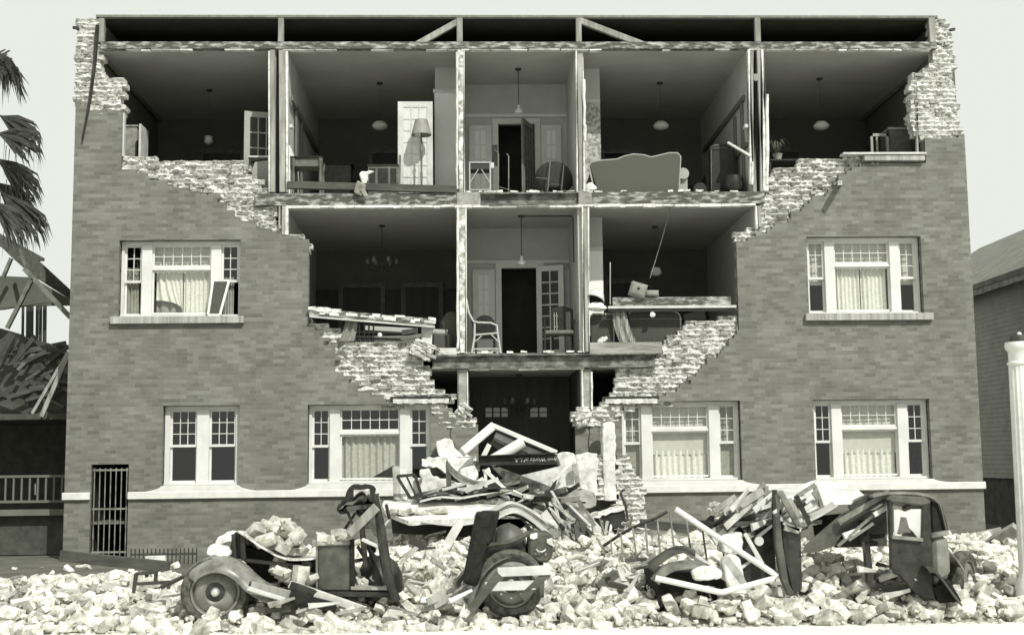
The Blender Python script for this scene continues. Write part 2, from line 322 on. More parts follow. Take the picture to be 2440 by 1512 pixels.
def exposed(px, name='broken_brickwork', y=0.1, depth=0.2, seed=1, rag=1.0, parent=None, mort=1.0):
    """common-brick backing laid bare: bricks one by one, lime mortar squeezed between and over them"""
    pol = poly(px); zs = [z for _, z in pol]; r = random.Random(seed); br, mo = MB(), MB(); EH = 0.095
    for k in range(math.floor(min(zs)/EH), int(max(zs)/EH)+1):
        zm = (k+.5)*EH
        for a, b in spans(pol, zm):
            a -= r.uniform(0, .09)*rag; b += r.uniform(-.06, .09)*rag
            x = a - r.uniform(0, .1)
            while x < b-0.03:
                L_ = (0.11 if r.random() < .5 else 0.22)*r.uniform(.9, 1.1); x1 = min(x+L_-0.016, b)
                if x1-max(x, a) > .04 and r.random() > .03*rag:
                    y0 = y + r.uniform(-.02, .03) - (.05 if r.random() < .07*rag else 0); M = Matrix.Rotation(r.gauss(0, .05), 3, 'Z') @ Matrix.Rotation(r.gauss(0, .035), 3, 'Y')
                    xa = max(x, a); R.seed(int(x*1e4)+k)
                    br.obox(((xa+x1)/2, y0+depth/2, zm+r.uniform(-.006, .006)), (x1-xa, depth, EH-0.03), M, 0.009)
                x += L_
            # mortar skin of this course
            n = max(3, int((b-a)/0.022)); zz = (-.5, -.38, -.27, -.16, -.05, .05, .16, .27, .38, .5); A = []
            for i in range(n+1):
                xx = a + (b-a)*i/n; col = []
                for q in zz:
                    z = zm + q*EH*1.05
                    nn = noise.noise(Vector((xx*7.0, z*9, seed*3.1))); n2 = noise.noise(Vector((xx*21, z*24, seed)))
                    ed = 0.022 if abs(q) > .45 else 0.019 if abs(q) > .33 else 0.006 if abs(q) > .2 else -0.006
                    col.append(Vector((xx, y + 0.012 - (ed + .075*nn + .03*n2 + .012*(mort-1)), z)))
                A.append(col)
            b0 = len(mo.v)
            for col in A: mo.v += col
            m = len(zz)
            for col in A: mo.v += [Vector((p.x, y+depth*.9, p.z)) for p in (col[0], col[-1])]
            t0 = b0+(n+1)*m
            for i in range(n):
                for q in range(m-1): mo.f.append((b0+i*m+q, b0+(i+1)*m+q, b0+(i+1)*m+q+1, b0+i*m+q+1))
                mo.f.append((b0+i*m, t0+i*2, t0+(i+1)*2, b0+(i+1)*m)); mo.f.append((b0+i*m+m-1, b0+(i+1)*m+m-1, t0+(i+1)*2+1, t0+i*2+1))
            for i in (0, n): mo.f.append(tuple(b0+i*m+q for q in range(m)) + (t0+i*2+1, t0+i*2))
    o = br.build(name, M_BACK, parent or BLD); mo.build('mortar', M_MORTAR, o)
    R.seed(seed); return o
exposed([(292,372),(330,375),(450,377),(585,384),(592,412),(622,430),(635,458),(655,500),(668,545),(735,568),(735,600),(640,575),(525,500),(400,470),(290,430)], seed=3, mort=.5)
exposed([(742,764),(790,778),(822,795),(826,812),(985,812),(1000,830),(1003,868),(1030,872),(1028,905),(1030,925),(1085,938),(1085,957),(1010,960),(940,975),(850,950),(800,900),(780,850),(735,800)], seed=5, mort=1.3)
exposed([(2055,368),(1915,380),(1898,397),(1850,402),(1838,420),(1836,462),(1822,475),(1812,500),(1805,540),(1760,552),(1757,572),(1790,590),(1850,570),(1900,540),(2010,470),(2070,410)], seed=7, mort=1.3)
exposed([(1757,755),(1640,762),(1625,792),(1593,798),(1588,832),(1563,852),(1560,872),(1475,868),(1470,932),(1440,948),(1437,960),(1500,975),(1590,965),(1640,940),(1700,890),(1760,820),(1780,780)], seed=9, mort=1.2)
exposed([(187,43),(235,43),(235,150),(245,178),(290,186),(290,275),(225,275),(177,245),(182,180),(183,100)], seed=11, y=0.05, depth=.3, mort=1.5)
exposed([(2228,43),(2252,43),(2262,80),(2272,150),(2285,250),(2291,325),(2205,335),(2190,320),(2178,300),(2176,178),(2200,170),(2228,150)], seed=13, y=0.05, depth=.3, mort=1.7)
exposed([(1030,962),(1066,962),(1078,985),(1140,990),(1140,1022),(1060,1020)], seed=15, y=0.02, depth=.28, mort=1.5)
exposed([(1366,985),(1392,966),(1440,962),(1480,968),(1480,985),(1445,1012),(1372,1012)], seed=17, y=0.0, depth=.3, mort=1.5)
# side and rear walls, roof, floors, ceilings
m = MB()
m.box(XL, XL+.3, 0.33, 8.0, -.15, 10.0); m.box(XR-.3, XR, 0.33, 8.0, -.15, 10.0); m.box(XL+.3, XR-.3, 7.7, 8.0, -.15, 10.7)
m.box(XL+.4, XL+.43, .34, 7.7, 10.0, 10.8); m.box(XR-.43, XR-.4, .34, 7.7, 10.0, 10.8)
m.build('outer_wall', M_FACE, BLD)
MB().box(XL+.35, XR-.42, 0.02, 8.1, XZ(1220,41)[1], XZ(1220,41)[1]+.05).build('roof', M_ROOF, BLD)
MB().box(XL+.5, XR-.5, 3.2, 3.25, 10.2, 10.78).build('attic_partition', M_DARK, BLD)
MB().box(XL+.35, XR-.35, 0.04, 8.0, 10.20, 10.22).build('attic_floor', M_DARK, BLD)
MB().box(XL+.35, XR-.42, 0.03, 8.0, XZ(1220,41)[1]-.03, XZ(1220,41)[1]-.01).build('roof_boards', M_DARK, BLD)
for i, z in enumerate(ZF):
    MB().box(XL+.3, XR-.3, 0.13, 7.7, z-.05, z).build('floor', M_FLOOR, BLD)
for i, z in enumerate(ZC):
    MB().box(XL+.3, XR-.3, 0.14, 7.7, z, z+.04).build('ceiling', M_CEIL, BLD)
# partitions (x0,x1) per storey
PX = {2: [(-4.0,-3.64), (-.21,-.04), (2.24,2.42), (5.80,6.17)], 1: [(-4.1,-3.66), (-.22,-.03), (2.24,2.44), (5.86,6.2)], 0: [(-.22,-.03), (2.25,2.45)]}
for s_, lst in PX.items():
    for a, b in lst:
        m = MB()
        if b-a > .3: m.box(a, a+.12, .1, 5.4, ZF[s_], ZC[s_]); m.box(b-.12, b, .1, 5.4, ZF[s_], ZC[s_]); m.box(a+.12, b-.12, .6, .7, ZF[s_], ZC[s_])
        else: m.box(a, b, .1, 5.4, ZF[s_], ZC[s_])
        m.build('partition', M_WALLP, BLD)
for s_ in (1, 2):
    for a, b in ((XL+.3, PX[s_][0][0]), (PX[s_][0][1], PX[s_][1][0]), (PX[s_][2][1], PX[s_][3][0]), (PX[s_][3][1], XR-.3)):
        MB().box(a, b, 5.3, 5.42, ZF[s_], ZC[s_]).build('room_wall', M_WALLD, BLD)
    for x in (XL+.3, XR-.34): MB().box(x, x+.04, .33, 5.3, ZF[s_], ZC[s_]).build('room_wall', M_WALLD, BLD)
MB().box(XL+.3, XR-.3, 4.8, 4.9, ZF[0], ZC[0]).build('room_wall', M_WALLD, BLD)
# panelled wainscot, second and third floor rooms, picture rails
for s_, x0, x1, zt in ((2, -3.62, -.24, 1.35), (1, -3.64, -.24, 1.95), (1, 2.46, 5.84, 1.6), (2, 2.44, 5.78, 1.2), (2, XL+.36, -4.02, 1.3)):
    m = MB(); m.box(x0, x1, 5.24, 5.3, ZF[s_], ZF[s_]+zt); m.box(x0, x1, 5.2, 5.3, ZF[s_]+zt, ZF[s_]+zt+.07)
    n_ = int((x1-x0)/.38)
    for k in range(n_+1): m.box(x0+k*.38-.02, x0+k*.38+.02, 5.215, 5.25, ZF[s_]+.02, ZF[s_]+zt-.01)
    m.build('wainscot', M_WAINS, BLD)
# doorways and built-in bookcases on the far walls of the rooms
for s_, x0, x1, h_ in ((2,-2.3,-1.4,2.1),(2,3.3,4.2,2.1),(1,-3.0,-2.1,2.05),(1,-1.5,-.7,2.05),(1,3.4,4.4,2.1),(2,-6.4,-5.5,2.1),(2,7.3,8.2,2.1)):
    m = MB(); z = ZF[s_]
    for a, b, c, d in ((x0-.11,x0,z,z+h_+.12),(x1,x1+.11,z,z+h_+.12),(x0,x1,z+h_,z+h_+.12)): m.box(a, b, 5.15, 5.2, c, d)
    o_ = m.build('door_casing', M_FURNM, BLD); MB().box(x0, x1, 5.17, 5.21, z, z+h_).build('door', M_WAINS, o_)
# piers (closet ends) beside the hall
def pier(s_, x0, x1, y, low, mat_low, trim=True):
    m = MB(); z = ZF[s_]+low; m.box(x0, x1, y, y+.5, z, ZC[s_]-.002); o = m.build('closet_wall', M_WALLP, BLD)
    MB().box(x0-.012, x1-.003, y-.012, y+.5, ZF[s_], z).build('closet_wall', mat_low, BLD)
    if trim: MB().box(x0-.04, x1-.003, y-.045, y+.45, z, z+.08).build('picture_rail', M_OFFW, BLD)
M_PIER = mat('pale_room_plaster', 0.78, 0.84, 2, 4, 0.9, 0.05)
pier(2, XZ(1037,300,1.2)[0], -.215, 1.2, XZ(1060,222,1.2)[1]-ZF[2], M_PIER)
pier(2, 2.425, XZ(1431,300,1.3)[0], 1.3, XZ(1410,246,1.3)[1]-ZF[2], M_PAPER)
pier(1, 2.445, XZ(1437,640,1.2)[0], 1.2, XZ(1415,597,1.2)[1]-ZF[1], M_PIER)
# front framing: studs, plastered columns, beams, braces
def fpost(px0, px1, pt, pb, y0, y1, mt, name='post', pb0=None):
    a, b = XZ(px0, pt), XZ(px1, pb); c = XZ(px1, pt); d = XZ(pb0 if pb0 else px0, pb)
    MB().prism([a, c, (c[0] if not pb0 else b[0], b[1]), (a[0] if not pb0 else d[0], d[1])], y0, y1).build(name, mt, BLD, bevel=.008)
for a, b in ((663,676),(1088,1102),(1372,1385),(1798,1811)): fpost(a, b, 43, 100.5, -.02, .1, M_TIMB)
for p, q in (((1092,52),(992,108)), ((1382,50),(1534,108))): MB().bar(P(*p,.05), P(*q,.05), .125, .09).build('brace', M_TIMB, BLD, bevel=.006)
fpost(236, 248, 43, 100.5, .0, .12, M_TIMB); fpost(2213, 2228, 42, 100.5, .0, .12, M_TIMB)
zb0, zb1 = ZC[2]-.0, XZ(1220,100)[1]
MB().box(XZ(240,110)[0], XZ(2232,110)[0], -.015, .13, zb0, zb1).build('ceiling_beam', M_BEAM, BLD, bevel=.006)
r = random.Random(4); m = MB(); x = XZ(300,110)[0]
while x < 9.6:                                              # ragged plaster along the ceiling's torn edge
    L_ = r.uniform(.15, .7); 
    if r.random() < .75: m.box(x, x+L_, -.01+r.uniform(0,.02), .14, zb0-r.uniform(.012,.035), zb0-.001, .008)
    x += L_+.02
m.build('plaster_edge', M_PLAST, BLD)
S3t, S3b, S2t, S2b = ZF[2]-.05, ZF[1]+.1, ZF[1]-.05, ZF[0]
fpost(643, 655, 119, 458, -.01, .1, M_TIMB, pb0=644); fpost(664, 680, 119, 458, -.01, .1, M_TIMB, pb0=666)
fpost(639, 643, 122, 458, -.02, .1, M_PLAST, 'plaster_edge', 640); fpost(680, 686, 122, 458, -.02, .1, M_PLAST, 'plaster_edge', 682)
fpost(1090, 1104, 119, 458, .0, .1, M_PLASTD, 'plastered_post', 1094); fpost(1104, 1107, 119, 458, -.012, .1, M_PLAST, 'plaster_edge', 1108); fpost(1086, 1090, 124, 458, -.012, .1, M_PLAST, 'plaster_edge', 1090)
fpost(1375, 1388, 128, 458, .0, .1, M_TIMB, pb0=1380); fpost(1371, 1375, 120, 458, -.012, .1, M_PLAST, 'plaster_edge', 1377); fpost(1388, 1391, 170, 458, -.012, .1, M_PLAST, 'plaster_edge', 1394)
fpost(1786, 1796, 119, 455, .0, .1, M_TIMB, pb0=1800); fpost(1803, 1813, 119, 455, .0, .1, M_TIMB, pb0=1817); fpost(1782, 1786, 119, 440, -.012, .1, M_PLAST, 'plaster_edge', 1794); fpost(1814, 1818, 119, 455, -.012, .1, M_PLAST, 'plaster_edge', 1832)
MB().box(XZ(1796,185)[0], XZ(1806,185)[0], .0, .09, XZ(1800,192)[1], XZ(1800,176)[1]).build('blocking', M_TIMB, BLD)
r = random.Random(8)
def lump(px0, px1, py0, py1, y=-.02, n=5):                  # long peeled lips of plaster beside the studs
    m = MB()
    m.tube([P((px0+px1)/2+r.uniform(-1,1), py0+(py1-py0)*k/n, y+r.uniform(-.01,.02)) for k in range(n+1)], [abs(px1-px0)/240*r.uniform(.8,1.2) for k in range(n+1)], 7); m.build('plaster_edge', M_PLAST, BLD, smooth=True)
lump(1388, 1396, 190, 300); lump(1390, 1398, 298, 335); lump(1824, 1832, 225, 440); lump(1790, 1796, 385, 440)
fpost(1108, 1112, 490, 840, -.012, .1, M_PLAST, 'plaster_edge', 1111); fpost(1092, 1108, 490, 840, .0, .1, M_PLASTD, 'plastered_post', 1096); lump(1088, 1094, 495, 830, n=14); lump(1087, 1092, 130, 450, n=14)
fpost(1386, 1390, 490, 838, -.012, .1, M_PLAST, 'plaster_edge', 1391); fpost(1390, 1402, 492, 838, .0, .1, M_TIMB, pb0=1395); fpost(1400, 1404, 490, 838, -.01, .1, M_PLAST, 'plaster_edge', 1404)
fpost(664, 668, 490, 545, -.01, .1, M_TIMB); fpost(672, 680, 490, 560, -.01, .1, M_TIMB); fpost(680, 687, 490, 560, -.02, .1, M_PLAST, 'plaster_edge')
fpost(1799, 1804, 490, 545, -.012, .1, M_PLAST, 'plaster_edge'); fpost(1806, 1813, 490, 540, .0, .1, M_TIMB)
fpost(1092, 1112, 879, 985, .02, .12, M_CONC, 'plastered_post', 1093); fpost(1389, 1408, 879, 985, .02, .12, M_CONC, 'plastered_post', 1389); lump(1407, 1412, 885, 975)
fpost(1385, 1389, 879, 975, .0, .12, M_PLAST, 'plaster_edge'); fpost(1112, 1115, 879, 985, .0, .12, M_PLAST, 'plaster_edge')
# beams across the storeys
def fbeam(px0, px1, z0, z1, y0, y1, mt, name='floor_beam', bev=.01): MB().box(XZ(px0,480)[0], XZ(px1,480)[0], y0, y1, z0, z1).build(name, mt, BLD, bevel=bev)
zt3, zt2 = XZ(1220,459)[1], XZ(1220,843)[1]
fbeam(608, 1088, ZC[1]+.02, zt3, -.02, .125, M_BEAM); fbeam(1088, 1145, ZC[1]+.02, zt3+.01, -.03, .125, M_CONC); fbeam(1378, 1410, ZC[1]+.02, zt3+.01, -.03, .125, M_CONC); fbeam(1410, 1822, ZC[1]+.02, zt3, -.02, .125, M_BEAM)
m = MB(); xa, xb = XZ(1146,480)[0], XZ(1377,480)[0]
m.box(xa, xb, .06, .1, ZC[1]+.04, zt3-.03); m.box(xa, xb, -.05, .12, zt3-.03, zt3); m.box(xa, xb, -.05, .12, ZC[1]+.02, ZC[1]+.04); m.build('steel_channel', M_STEEL, BLD)
xa, xb = XZ(1030,860)[0], XZ(1562,860)[0]; m = MB()
m.box(xa, xb, .05, .1, ZC[0]+.03, zt2-.035); m.box(xa, xb, -.06, .12, zt2-.035, zt2-.005); m.box(xa, xb, -.06, .12, ZC[0]+.005, ZC[0]+.03); m.build('steel_channel', M_STEEL, BLD)
r = random.Random(6)
for zc, a, b in ((ZC[1], 687, 1800), (ZC[0], 1115, 1385)):
    m = MB(); x = XZ(a,485)[0]; xe = XZ(b,485)[0]
    while x < xe:
        L_ = min(r.uniform(.1,.5), xe-x); m.box(x, x+L_, -.03+r.uniform(0,.02), .14, zc-r.uniform(.012,.04), zc+.022, .006); x += L_+.004
    m.build('plaster_edge', M_PLAST, BLD)
# belt course with swept sills
ZB0, ZB1 = 1.045, 1.19
for a, b in ((XL-.03, GATE[0]), (GATE[1], XZ(1010,1170)[0]), (XZ(1530,1170)[0], XR+.03)): MB().box(a, b, -.07, .0, ZB0, ZB1).build('belt_course', M_STONE, BLD, bevel=.012)
for w_ in (W3, W4, W5, W6):
    m = MB(); e = .3; pr = []
    for k in range(7): t = k/6; pr.append((w_[0]-e*(1-t)**2-.0, ZB1+(w_[2]-ZB1)*t**1.0*0.98))
    pl = [(w_[0]-e-.02, ZB1-.03)] + pr + [(2*(w_[0]+w_[1])/2-x, z) for x, z in pr[::-1]] + [(w_[1]+e+.02, ZB1-.03)]
    m.prism(pl, -.06, -.002); m.box(w_[0]+.002, w_[1]-.002, -.002, .14, ZB1, w_[2]-.006); m.build('swept_sill', M_STONE, BLD, bevel=.008)
for w_, a, b, pz in ((W1, 265, 582, 779), (W2, 1918, 2222, 772)):
    MB().box(XZ(a,770)[0], XZ(b,770)[0], -.1, .12, w_[2]-.145, w_[2]-.003).build('brick_sill', M_SILL, BLD, bevel=.006)
MB().box(XZ(2056,375)[0], XZ(2200,375)[0], -.1, .1, XZ(2130,385)[1], XZ(2130,371)[1]).build('brick_sill', M_SILL, BLD, bevel=.006)
MB().box(XZ(2005,370)[0], XZ(2203,370)[0], -.13, .12, XZ(2130,370.5)[1], XZ(2130,366)[1]).build('sill_board', M_OFFW, BLD)
for a, b, z in ((292,296,1),): fpost(a, b, 268, 372, .02, .16, M_OFFW, 'window_jamb')
fpost(2178, 2186, 185, 366, .02, .1, M_CONC, 'window_jamb', 2190)
# lintel angles over the two windows flanking the entrance
for a, b, y in ((930,1075,948),(1437,1570,948)):
    m = MB(); p, q = XZ(a,y), XZ(b,y); m.box(p[0], q[0], -.03, .1, p[1]-.02, p[1]+.03); m.build('steel_lintel', M_STEELD, BLD)
    m = MB(); x = p[0]+.05
    while x < q[0]-.05: m.box(x, x+.09, -.035, .09, p[1]-.1-R.uniform(0,.02), p[1]-.021, .008); x += .085
    m.build('mortar_bed', M_MORTAR, BLD)
# settlement cracks in the piers beside the entrance
for ln in ([(1403,1012),(1405,1030),(1402,1050),(1404,1078)], [(1076,1018),(1072,1034),(1076,1046),(1066,1048),(1067,1064),(1060,1066)]):
    MB().tube([P(a,b,-.001) for a, b in ln], [.012,.009,.012,.008,.007,.004][:len(ln)], 5).build('crack', M_DARK, BLD)
# dark inside of the gate passage and the barred gate
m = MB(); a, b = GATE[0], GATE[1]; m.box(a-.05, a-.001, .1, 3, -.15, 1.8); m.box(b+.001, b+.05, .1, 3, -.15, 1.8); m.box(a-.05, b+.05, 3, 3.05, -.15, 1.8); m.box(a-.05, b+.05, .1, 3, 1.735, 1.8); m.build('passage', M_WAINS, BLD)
gt = MB()
for k in range(7): x = a+.05+(b-a-.1)*k/6; gt.tube([(x,.06,-.1),(x,.06,1.66)], .011, 6)
for z in (.02, .85, 1.6): gt.box(a+.02, b-.02, .05, .075, z, z+.035)
gt.build('gate', M_IRONP, BLD)
# ------------------------------------------------------------ windows
def sash(m, x0, x1, z0, z1, y, nx, nz, st=.04, mt=.014, d=.04):
    m.box(x0, x0+st, y, y+d, z0, z1); m.box(x1-st, x1, y, y+d, z0, z1)
    m.box(x0+st, x1-st, y+.001, y+d-.001, z0, z0+st*1.25); m.box(x0+st, x1-st, y+.001, y+d-.001, z1-st, z1)
    for k in range(1, nx): x = x0+st+(x1-x0-2*st)*k/nx; m.box(x-mt/2, x+mt/2, y+.006, y+d-.008, z0+st*1.25, z1-st)
    for k in range(1, nz): z = z0+st+(z1-z0-2*st)*k/nz; m.box(x0+st, x1-st, y+.008, y+d-.01, z-mt/2, z+mt/2)
def pane(par, x0, x1, z0, z1, y): return MB().add([(x0,y,z0),(x1,y,z0),(x1,y,z1),(x0,y,z1)], [(0,1,2,3)]).build('pane', M_GLASS, par)
def blind(par, x0, x1, z0, z1, y, mt=None): return MB().grid(lambda u,v: (x0+(x1-x0)*u, y+.012*math.sin(u*3+v*2), z0+(z1-z0)*v), 6, 6, .004).build('roller_blind', mt or M_BLIND, par, smooth=True)
def triple(w_, blinds, missing=None, yb=.19):
    x0, x1, z0, z1 = w_; x0 += .004; x1 -= .004; z1 -= .004; W = x1-x0; f = MB(); y = yb; H = z1-z0
    xs = [x0, x0+.06, x0+.06+.145*W, 0, 0, x1-.06-.145*W, x1-.06, x1]; xs[3] = xs[2]+.085*W; xs[4] = xs[5]-.085*W
    f.box(x0, x1, y-.02, y+.16, z1-.07, z1); f.box(x0, x1, y-.06, y+.16, z0+.0, z0+.05)
    f.box(xs[0], xs[1], y-.02, y+.16, z0+.05, z1-.07); f.box(xs[6], xs[7], y-.02, y+.16, z0+.05, z1-.07)
    f.box(xs[2], xs[3], y-.03, y+.16, z0+.05, z1-.07); f.box(xs[4], xs[5], y-.03, y+.16, z0+.05, z1-.07)
    fr = f.build('window', M_WHITE, BLD, bevel=.005); zl, zt = z0+.05, z1-.07; zm = z0+H*.475; zc = z0+H*.66
    for i, (a, b) in enumerate(((xs[1], xs[2]), (xs[5], xs[6]))):
        m = MB(); sash(m, a, b, zm-.02, zt, y+.03, 2, 3); m.build('sash', M_WHITE, fr); pane(fr, a+.03, b-.03, zm, zt-.03, y+.05)
        if not (missing == i):
            m = MB(); sash(m, a, b, zl, zm+.02, y+.075, 1, 1, .035); m.build('sash', M_WHITE, fr); pane(fr, a+.03, b-.03, zl+.03, zm, y+.095)
    m = MB(); sash(m, xs[3], xs[4], zc, zt, y+.03, 6, 2, .035); m.build('sash', M_WHITE, fr); pane(fr, xs[3]+.03, xs[4]-.03, zc+.03, zt-.03, y+.05)
    m = MB(); m.box(xs[3], xs[4], y, y+.05, zc-.055, zc-.001); sash(m, xs[3], xs[4], zl+.02, zc-.06, y+.04, 1, 1, .03); m.build('sash', M_WHITE, fr); pane(fr, xs[3]+.03, xs[4]-.03, zl+.05, zc-.08, y+.06)
    yy = y+.155
    for kind in blinds:
        if kind == 'L': blind(fr, xs[1], xs[2], zm-.12, zt, yy)
        if kind == 'R': blind(fr, xs[5], xs[6], zm-.12, zt, yy)
        if kind == 'l': blind(fr, xs[1], xs[2], zl+.2, zt, yy, M_CURTG)
        if kind == 'T': blind(fr, xs[3], xs[4], zc-.03, zt, yy)
        if kind == 'C': blind(fr, xs[3], xs[4], z0+H*.33, zt, yy)
        if kind == 'A': blind(fr, xs[1], xs[2], zl, zt, yy, M_CURTG); blind(fr, xs[5], xs[6], zl, zt, yy, M_CURTG)
    return xs, zl, zc, zm, zt
def curtain(name, label, x0, x1, z0, z1, y, folds, amp, mt, group=None, pull=0.0):
    def fn(u, v):
        x = x0+(x1-x0)*u; zz = z0 + (z1-z0)*v
        if pull: x += pull*(1-v)**2*math.sin(u*math.pi)*.5; zz = z0+pull*(.6+.4*math.cos(u*2.4))*(1) + (z1-z0-pull*(.6+.4*math.cos(u*2.4)))*v
        return (x, y + amp*math.sin(u*folds*2*math.pi + .6*math.sin(v*3)) + amp*.5*math.sin(u*folds*5.1+1), zz)
    o = MB().grid(fn, int(folds*10), 8, .004).build(name, mt, None, smooth=True); return tag(o, label, 'curtain', group)
x1_, zl, zc, zm, zt = triple(W1, 'T', missing=1)
x2_, *_ = triple(W2, 'LRT'); x4_, *_ = triple(W4, ''); x5_, *_ = triple(W5, 'ATC'); x6_, *_ = triple(W6, 'CT')
mid = (x1_[3]+x1_[4])/2
curtain('curtain', 'torn white curtain hitched up in the left half of the window with a fallen sash', x1_[3]+.05, mid-.01, zl+.02, zc+.1, .36, 5, .02, M_CURT, pull=.3)
curtain('curtain', 'dim grey curtain hanging behind the torn white one in the window with a fallen sash', x1_[3]+.03, x1_[4]-.02, zl, zc+.1, .46, 6, .02, M_CURTG)
curtain('curtain', 'pleated white curtain hanging straight in the right half of the window with a fallen sash', mid+.01, x1_[4]-.03, zl, zc+.1, .36, 6, .02, M_CURT)
curtain('curtain', 'narrow grey curtain in the left side light of the upstairs window with a fallen sash', x1_[1], x1_[1]+.26, zl, zm+.3, .34, 4, .02, M_CURTG)
curtain('curtain', 'narrow grey curtain behind the missing sash of the upstairs window on the left', x1_[5]+.02, x1_[6]-.12, zl, zm+.1, .34, 4, .02, M_CURTG)
mid = (x2_[3]+x2_[4])/2; zl2, zc2 = W2[2]+.05, W2[2]+1.05
curtain('curtain', 'left one of two long pleated white curtains in the undamaged upstairs window on the right', x2_[3]+.04, mid-.012, zl2, zc2, .36, 6, .02, M_CURT)
curtain('curtain', 'right one of two long pleated white curtains in the undamaged upstairs window on the right', mid+.012, x2_[4]-.03, zl2, zc2, .36, 6, .02, M_CURT)
M_CURTM = mat('soft_grey_curtain', 0.36, 0.48, 18, 3, 0.95, 0.1)
curtain('curtain', 'grey pleated curtain drawn across the ground-floor window left of the entrance', x4_[3]+.02, x4_[4]-.02, W4[2]+.05, W4[2]+1.05, .36, 9, .022, M_CURTM)
curtain('curtain', 'short ruffled white curtain below the blind in the ground-floor window right of the entrance', x5_[3]+.02, x5_[4]-.02, W5[2]+.05, W5[2]+.6, .36, 9, .022, M_CURT)
curtain('curtain', 'short ruffled white curtain below the blind in the ground-floor window farthest from the entrance', x6_[3]+.02, x6_[4]-.02, W6[2]+.05, W6[2]+.6, .36, 9, .022, M_CURT)
# the two-light window
x0, x1, z0, z1 = W3; f = MB(); y = .19; xm = (x0+x1)/2; x0 += .004; x1 -= .004; z1 -= .004
f.box(x0, x1, y-.02, y+.16, z1-.07, z1); f.box(x0, x1, y-.06, y+.16, z0, z0+.05)
for a, b in ((x0, x0+.1), (x1-.1, x1), (xm-.12, xm+.12)): f.box(a, b, y-.025, y+.16, z0+.05, z1-.07)
fr = f.build('window', M_WHITE, BLD, bevel=.005); zm = z0+.77
for a, b in ((x0+.1, xm-.12), (xm+.12, x1-.1)):
    m = MB(); sash(m, a, b, zm-.02, z1-.07, y+.03, 3, 3); m.build('sash', M_WHITE, fr); pane(fr, a+.03, b-.03, zm, z1-.1, y+.05)
    m = MB(); sash(m, a, b, z0+.05, zm+.02, y+.075, 1, 1, .035); m.build('sash', M_WHITE, fr); pane(fr, a+.03, b-.03, z0+.08, zm, y+.095)
# sash knocked out of the upstairs window, leaning outwards over its sill
t = thing('window_sash', 'white window sash knocked loose, leaning askew over the sill of an upstairs window', 'window sash', P(520,750,-.05))
q = [P(540,668,.1), P(547,668,.1), P(521,748,-.06), P(497,748,-.06), P(510,668,.1)]; m = MB()
a, b, c, d = P(508,668,.1), P(546,668,.1), P(524,750,-.06), P(496,750,-.06)
for p_, q_ in ((a,b),(b,c),(c,d),(d,a)): m.bar(p_, q_, .045, .03)
m.build('frame', M_WHITE, t); MB().add([a,b,c,d], [(0,1,2,3)]).build('pane', mat('wire_screen', .05, .09, 40, 2, .8), t)
# ------------------------------------------------------------ doors inside (parts of the house)
def glazed_door(name, x0, x1, z0, z1, y, nx, nz, mt, mg, low=.25, stile=.12, ang=0, hinge=None, top=.12):
    """leaf with a grid of lights; ang turns it about its hinge edge"""
    m = MB(); g_ = MB(); W = x1-x0; H = z1-z0
    def B(mb, a, b, c, d, e, f_):
        vs = [Vector(p) for p in ((a,c,e),(b,c,e),(b,d,e),(a,d,e),(a,c,f_),(b,c,f_),(b,d,f_),(a,d,f_))]
        if ang:
            M = Matrix.Rotation(ang, 3, 'Z'); h = Vector((hinge, y, 0)); vs = [M @ (v-h) + h for v in vs]
        mb.add(vs, MB.BF)
    B(m, x0, x0+stile, y, y+.04, z0, z1); B(m, x1-stile, x1, y, y+.04, z0, z1); B(m, x0+stile, x1-stile, y+.001, y+.039, z0, z0+low); B(m, x0+stile, x1-stile, y+.001, y+.039, z1-top, z1)
    for k in range(1, nx): x = x0+stile+(W-2*stile)*k/nx; B(m, x-.013, x+.013, y+.004, y+.034, z0+low, z1-top)
    for k in range(1, nz): z = z0+low+(H-low-top)*k/nz; B(m, x0+stile, x1-stile, y+.006, y+.032, z-.013, z+.013)
    B(g_, x0+stile-.005, x1-stile+.005, y+.016, y+.024, z0+low, z1-top)
    o = m.build(name, mt, BLD); g_.build('pane', mg, o); return o
M_PANEL = mat('curtained_and_daylit_glass', 0.8, 0.86, 12, 3, 0.5)
M_PANELW = mat('white_backed_door_glass', 0.6, 0.7, 12, 3, 0.4)
M_PANED = mat('dark_door_glass', 0.02, 0.03, 3, 3, 0.2)
M_DOOR = mat('cream_door_paint', 0.64, 0.72, 3, 4, 0.5, 0.05)
Z = ZF[2]
glazed_door('door', XZ(948,300,.75)[0], XZ(1031,300,.75)[0], Z, XZ(985,242,.75)[1], .75, 3, 7, M_OFFW, M_PANELW)
glazed_door('door', XZ(582,300,.9)[0], XZ(582,300,.9)[0]+.75, Z, XZ(610,264,.9)[1], .9, 3, 3, mat('grey_door_paint', .3, .36, 3, 4, .5), M_PANED, low=.85, hinge=XZ(582,300,.9)[0], ang=.25)
